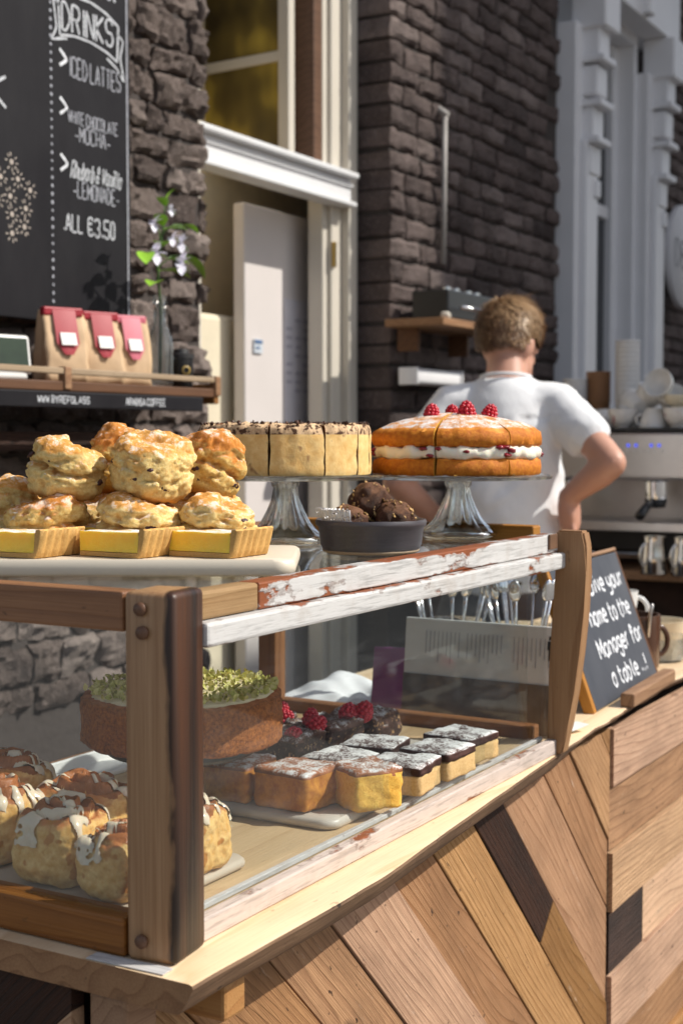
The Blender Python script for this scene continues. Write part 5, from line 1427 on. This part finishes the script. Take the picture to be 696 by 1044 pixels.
# cups on the machine
t = NT('floral_china'); v = t.coord()
fl_ = t.ramp(t.noise(v, 38, 2, .5), [(.64, 0.0), (.70, 1.0)])
FLORAL = t.done(t.bsdf(base=t.mix(fl_, (.74, .72, .70), (.42, .13, .16)), rough=.18))
MZ = .98+.4515
cupproto = None
def teacup(x, y, z, R, H, mat, label, tilt=(0, 0, 0), rz=0.0):
    T = thing('teacup', label, 'teacup', (x, y, z), (tilt[0], tilt[1], rz), 'teacups piled on the espresso machine')
    obj('cup', cup_mesh(R, H, .5, .003, 1.04), mat, T, angle=60)
    b = bmesh.new(); handle(b, R*.92, H*.6, H*.28, .0035, .02); obj('handle', b, mat, T)
    return T
FL = PI
cups = [(4.36, 1.470, MZ, .046, .060, FLORAL, 'upright teacup with pink flowers, leftmost of the front row', (0, 0), 1.0),
        (4.37, 1.372, MZ+.062, .044, .062, WHITE_CHINA, 'white upside down teacup between the two flowered cups', (FL, 0), 2.3),
        (4.35, 1.285, MZ, .046, .062, FLORAL, 'upright flowered teacup in front, right of the upside down cup', (0, 0), -2.6),
        (4.43, 1.555, MZ+.062, .05, .062, WHITE_CHINA, 'white upside down teacup nearest the man on the machine', (FL, 0), .5),
        (4.47, 1.47, MZ+.061, .046, .06, WHITE_CHINA, 'white upside down teacup behind the leftmost flowered cup', (FL, 0), 2.0),
        (4.46, 1.38, MZ+.061, .046, .06, FLORAL, 'flowered upside down teacup in the second row', (FL, 0), 1.2),
        (4.46, 1.285, MZ, .046, .06, WHITE_CHINA, 'white upright teacup in the second row at the right', (0, 0), -1.2),
        (4.45, 1.44, MZ+.074, .046, .06, WHITE_CHINA, 'tilted white teacup on top of the pile, leaning left', (R_(38), R_(-20)), .3),
        (4.44, 1.345, MZ+.070, .048, .058, WHITE_CHINA, 'tilted white teacup on top of the pile, leaning right', (R_(-32), R_(10)), 2.5),
        (4.36, 1.285, MZ+.0625, .047, .04, mat_plain('cream_china', (.66, .60, .46), .2), 'cream teacup stacked inside the right flowered cup', (0, 0), .8),
        (4.55, 1.345, MZ+.0015, .05, .12, WHITE_CHINA, 'tall white cup standing at the back of the pile', (0, 0), .8)]
cups += [(4.50, 1.60, MZ+.0015, .046, .06, FLORAL, 'flowered teacup beside the white cup nearest the man', (0, 0), 2.4), (4.52, 1.52, MZ+.063, .046, .06, WHITE_CHINA, 'white teacup resting across two cups in front of the brown paper cups', (R_(60), R_(15)), 1.0),
        (4.42, 1.215, MZ, .047, .06, FLORAL, 'flowered teacup at the right edge of the photo, bottom row', (0, 0), 1.9), (4.45, 1.222, MZ+.063, .047, .06, WHITE_CHINA, 'white cup on the right edge stacked over a flowered cup', (0, R_(10)), .4),
        (4.40, 1.425, MZ+.0625, .045, .06, WHITE_CHINA, 'white teacup lying on its side above the front row', (R_(80), 0), 2.2), (4.38, 1.335, MZ+.124, .046, .058, WHITE_CHINA, 'white teacup tipped over at the very top of the pile', (R_(-70), R_(20)), 1.5)]
for c in cups: teacup(c[0], c[1], c[2], c[3], c[4], c[5], c[6], (c[7][0], c[7][1], 0), c[8])
teacup(4.62, 1.26, MZ+.085, .043, .07, mat_plain('blue_patterned_china', (.45, .48, .62), .2, var=.6, scale=60), 'blue patterned cup high at the right edge of the pile', (0, 0, 0), 2.2)
b = bmesh.new(); lathe(b, [(0, 0), (.05, 0), (.05, .083), (0, .083)], 24); tag(obj('cup_tin', b, mat_plain('cream_tin', (.55, .45, .3), .4), None, (4.62, 1.26, MZ), angle=40), 'cream tin standing under the blue patterned cup', 'tin')
def paper_stack(x, y, n, R, H, label, mat, step=.016):
    b = bmesh.new()
    for k in range(n):
        z = k*step; lathe(b, [(0, z), (R*.72, z), (R*.98, z+H-.006), (R*1.04, z+H-.003), (R*1.0, z+H), (R*.94, z+H-.004)], 28)
    return tag(obj('paper_cup_stack', b, mat, None, (x, y, MZ), angle=50), label, 'paper cups', 'stacks of paper cups on the machine')
PCUP = mat_plain('white_paper_cup', (.72, .71, .70), .5, var=.03); BCUP = mat_plain('brown_paper_cup', (.30, .15, .07), .6, var=.06)
paper_stack(4.60, 1.535, 13, .042, .105, 'tall stack of white paper cups behind the teacups', PCUP)
paper_stack(4.58, 1.715, 6, .042, .10, 'short stack of white paper cups nearest the man', PCUP, .014)
paper_stack(4.62, 1.645, 8, .042, .10, 'stack of brown paper cups between the white stacks', BCUP, .0135)

# ------------------------------------------------------------------ the man
man = thing('person', 'man with short fair brown hair and white t-shirt, hand on hip', 'person', (3.60, 1.555, 0), (0, 0, math.atan2(.31, .95)-R_(90)))
SKIN_t = NT('skin'); v = SKIN_t.coord()
SKIN = SKIN_t.done(SKIN_t.bsdf(base=SKIN_t.mix(SKIN_t.noise(v, 18, 4), (.50, .25, .17), (.60, .33, .24)), rough=.5, sss=.15, ssss=.01, sssr=(1, .35, .2)))
def limb(b, pts, rads, n=16):
    P = [Vector(p) for p in pts]
    rows = []
    for i, p in enumerate(P):
        d_ = (P[min(i+1, len(P)-1)]-P[max(i-1, 0)]).normalized()
        M = d_.to_track_quat('Z', 'Y').to_matrix()
        rows.append((p, rads[i], rads[i], M))
    loft(b, rows, n)
    ball(b, P[0], rads[0], 2); ball(b, P[-1], rads[-1], 2)
b = bmesh.new()
# torso and neck
loft(b, [((0, .0, .86), .14, .10), ((0, 0, .95), .145, .105), ((0, .0, 1.08), .132, .092), ((0, .01, 1.20), .132, .092), ((0, .02, 1.34), .138, .098), ((0, .025, 1.44), .135, .090), ((0, .03, 1.52), .10, .07), ((0, .04, 1.56), .07, .065)])
limb(b, [(0, .035, 1.52), (0, .055, 1.58), (0, .08, 1.63)], [.068, .058, .056])
HC = Vector((.004, .100, 1.664))
HR = Euler((R_(-14), 0, R_(-36))).to_matrix()
def hd(x, y, z): return HC+HR @ Vector((x, y, z))
ball(b, hd(0, -.012, .016), 1, 3, (.073, .092, .093), rot=HR.to_euler()); ball(b, hd(0, .028, -.052), 1, 3, (.056, .062, .062), rot=HR.to_euler())
ball(b, hd(0, .06, -.095), .028, 2); limb(b, [hd(0, .082, .012), hd(0, .105, -.022)], [.010, .014])
for s_ in (-1, 1):
    ball(b, hd(.077*s_, -.004, -.012), 1, 2, (.011, .022, .034), rot=(HR @ Euler((R_(-12), 0, R_(-18*s_))).to_matrix()).to_euler())
    ball(b, hd(.028*s_, .074, .003), .016, 2)
limb(b, [hd(-.022, .083, -.062), hd(.022, .083, -.062)], [.009, .009])
# arms
SH_R, EL_R, WR_R = (.148, .02, 1.488), (.300, -.150, 1.332), (.180, -.075, 1.238)
SH_L, EL_L, WR_L = (-.150, .02, 1.485), (-.295, -.06, 1.275), (-.185, .05, 1.16)
limb(b, [(.10, .025, 1.485), SH_R], [.05, .05]); limb(b, [(-.10, .025, 1.485), SH_L], [.05, .05])
def mid(a, c, k): return tuple(a[i]+(c[i]-a[i])*k for i in range(3))
for (S_, E_, W_) in ((SH_R, EL_R, WR_R), (SH_L, EL_L, WR_L)):
    limb(b, [S_, mid(S_, E_, .35), mid(S_, E_, .8), E_], [.048, .046, .043, .039]); limb(b, [E_, mid(E_, W_, .3), mid(E_, W_, .75), W_], [.039, .042, .033, .027])
# hands: palm plus five fingers resting on the hip
def hand(W_, d, side, spread):
    d = Vector(d).normalized(); W_ = Vector(W_); s_ = Vector(side).normalized(); nrm = d.cross(s_)
    limb(b, [W_, W_+d*.03, W_+d*.075], [.027, .033, .030])
    ball(b, W_+d*.05, 1, 2, (.040, .022, .045), rot=Matrix((s_, nrm, d)).transposed().to_euler())
    for k, (o_, L_) in enumerate(((-.030, .070), (-.010, .082), (.010, .078), (.029, .060))):
        p = W_+d*.078+s_*o_
        limb(b, [p, p+d*L_*.45+s_*o_*spread, p+d*L_*.8+s_*o_*spread*1.6-nrm*.012, p+d*L_-nrm*.022+s_*o_*spread*1.8], [.0105, .0098, .009, .0075], 10)
    p = W_+d*.03-s_*.028
    limb(b, [p, p-s_*.028+d*.03, p-s_*.030+d*.058], [.014, .012, .009], 10)
hand(WR_R, (.10, .10, -1), (.25, -1, .0), .25); hand(WR_L, (.1, .25, -1), (-.25, -1, 0), .25)
# legs, feet
for s_ in (-1, 1):
    limb(b, [(.085*s_, 0, .92), (.095*s_, .01, .70), (.10*s_, .01, .50), (.10*s_, -.01, .30), (.10*s_, -.02, .09)], [.085, .075, .055, .052, .04])
    limb(b, [(.10*s_, -.04, .045), (.105*s_, .06, .04), (.11*s_, .17, .033)], [.042, .040, .03])
body = obj('body', remeshed(b, .0075, 5), SKIN, man)
# T-shirt
b = bmesh.new()
loft(b, [((0, .0, .965), .172, .128), ((0, .0, 1.06), .166, .122), ((0, .008, 1.16), .165, .118), ((0, .012, 1.26), .166, .120), ((0, .02, 1.36), .166, .122), ((0, .025, 1.44), .165, .116), ((0, .028, 1.50), .140, .10), ((0, .034, 1.545), .105, .083), ((0, .042, 1.572), .073, .071)], 28)
for (S_, E_) in ((SH_R, EL_R), (SH_L, EL_L)):
    sg_ = 1 if S_[0] > 0 else -1
    limb(b, [(.10*sg_, .025, 1.485), S_, mid(S_, E_, .25), mid(S_, E_, .52)], [.074, .069, .066, .068])
b = remeshed(b, .009, 4)
for v in b.verts:
    p = v.co; 
    f = noise.noise(Vector((p.x*8+p.z*7, p.y*8, p.z*3.5)))*.011-abs(noise.noise(Vector((p.x*13-p.z*12, p.y*13, p.z*7+3))))*.016+noise.noise(Vector((p.x*26+p.z*18, p.y*26, p.z*12)))*.003
    k = 1 if p.z < 1.46 else .4
    v.co += v.normal*f*k
t = NT('white_cotton'); v = t.coord()
COTTON = t.done(t.bsdf(base=t.mix(t.noise(v, 8, 3), (.76, .77, .80), (.82, .82, .83)), rough=.85, sheen=.2, normal=t.bump(t.noise(t.coord('Object', (1, 1, .5)), 14, 4), .35, .01)))
obj('t_shirt', b, COTTON, man)
b = bmesh.new(); n = 36; pr = []
for i in range(n+1):
    a = 2*PI*i/n; pr.append((.069*math.cos(a), .040+.068*math.sin(a), 1.569-.008*math.sin(a)))
tube(b, pr, .005, 8, caps=False); obj('collar', b, COTTON, man)
b = bmesh.new()
loft(b, [((0, 0, .86), .175, .125), ((0, 0, .95), .172, .122), ((0, 0, 1.01), .165, .118)], 24)
for s_ in (-1, 1): limb(b, [(.085*s_, 0, .90), (.098*s_, .01, .68), (.102*s_, .01, .48), (.102*s_, -.01, .28), (.102*s_, -.015, .10)], [.105, .092, .075, .07, .065])
obj('trousers', remeshed(b, .012, 4), mat_plain('dark_jeans', (.025, .027, .038), .8, var=.3), man)
b = bmesh.new()
for s_ in (-1, 1): limb(b, [(.10*s_, -.045, .05), (.105*s_, .06, .047), (.112*s_, .18, .04)], [.049, .047, .038])
b = remeshed(b, .009, 3)
for v in b.verts: v.co.z = max(.001, v.co.z)
obj('shoes', b, BLACK_MATT, man)
# hair: a cap plus many short locks
t = NT('fair_brown_hair'); v = t.coord('Object', (1, 1, 1))
at = t.n('Attribute', attribute_name='hair').outputs['Fac']
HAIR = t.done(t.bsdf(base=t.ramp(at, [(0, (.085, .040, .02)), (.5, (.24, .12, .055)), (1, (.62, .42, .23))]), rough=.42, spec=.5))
b = bmesh.new(); lay = b.verts.layers.float_color.new('hair')
rr_ = random.Random(77)
cap = bmesh.ops.create_icosphere(b, subdivisions=4, radius=1)
def hair_line(p):       # keep where hair grows (head space unit vector)
    return p.z > (-.02 if p.y > .35 else (.06 if p.y > .05 else -.62+.25*abs(p.x)))
dead = []
for v in b.verts:
    p = v.co.copy()
    if not hair_line(p): dead.append(v)
    th = 1.0+.05*max(0, p.z)
    v.co = hd(p.x*.082*th, -.012+p.y*.101, .018+p.z*.103*th)+HR @ Vector((0, 0, 0)); v[lay] = (.12, .12, .12, 1)
bmesh.ops.delete(b, geom=dead, context='VERTS')
for i in range(8500):
    while True:
        p = Vector((rr_.gauss(0, 1), rr_.gauss(0, 1), rr_.gauss(0, 1))).normalized()
        if hair_line(p): break
    top_ = max(0, p.z); L_ = .012+.036*top_*rr_.uniform(.4, 1.3)
    nrm = p
    down = Vector((p.x*.6+.12, p.y*.5+(.55 if p.z > .55 else -.1), -.9+top_*.55)); tg = (down-nrm*down.dot(nrm)).normalized()
    tg = (tg+Vector((rr_.gauss(0, .24), rr_.gauss(0, .24), rr_.gauss(0, .16)))).normalized()
    sd_ = nrm.cross(tg).normalized()*rr_.uniform(.0008, .0019)
    tone = min(1, max(0, .15+.6*top_+.5*max(0, p.x)*(p.z > -.3)+rr_.gauss(0, .22)))  # locks lighter on top and right: sunlight put into their colour
    def q(k): 
        c_ = Vector((p.x*.082*(1+.05*top_), -.012+p.y*.101, .018+p.z*.103*(1+.05*top_)))
        return c_+tg*L_*k+nrm*(.0015+.007*math.sin(min(1, k)*PI*.8)*(.4+top_))
    prev = None
    for k in (0, .4, .75, 1.0):
        c_ = q(k); w_ = sd_*(1-k*.75)
        A_ = b.verts.new(hd(*(c_-w_))); B_ = b.verts.new(hd(*(c_+w_)))
        A_[lay] = B_[lay] = (tone, tone, tone, 1)
        if prev: b.faces.new((prev[0], prev[1], B_, A_))
        prev = (A_, B_)
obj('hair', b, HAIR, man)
for s_ in (-1, 1):
    b = bmesh.new(); ball(b, hd(.027*s_, .074, .003), .0105, 2); obj('eye', b, WHITE_CHINA, man)
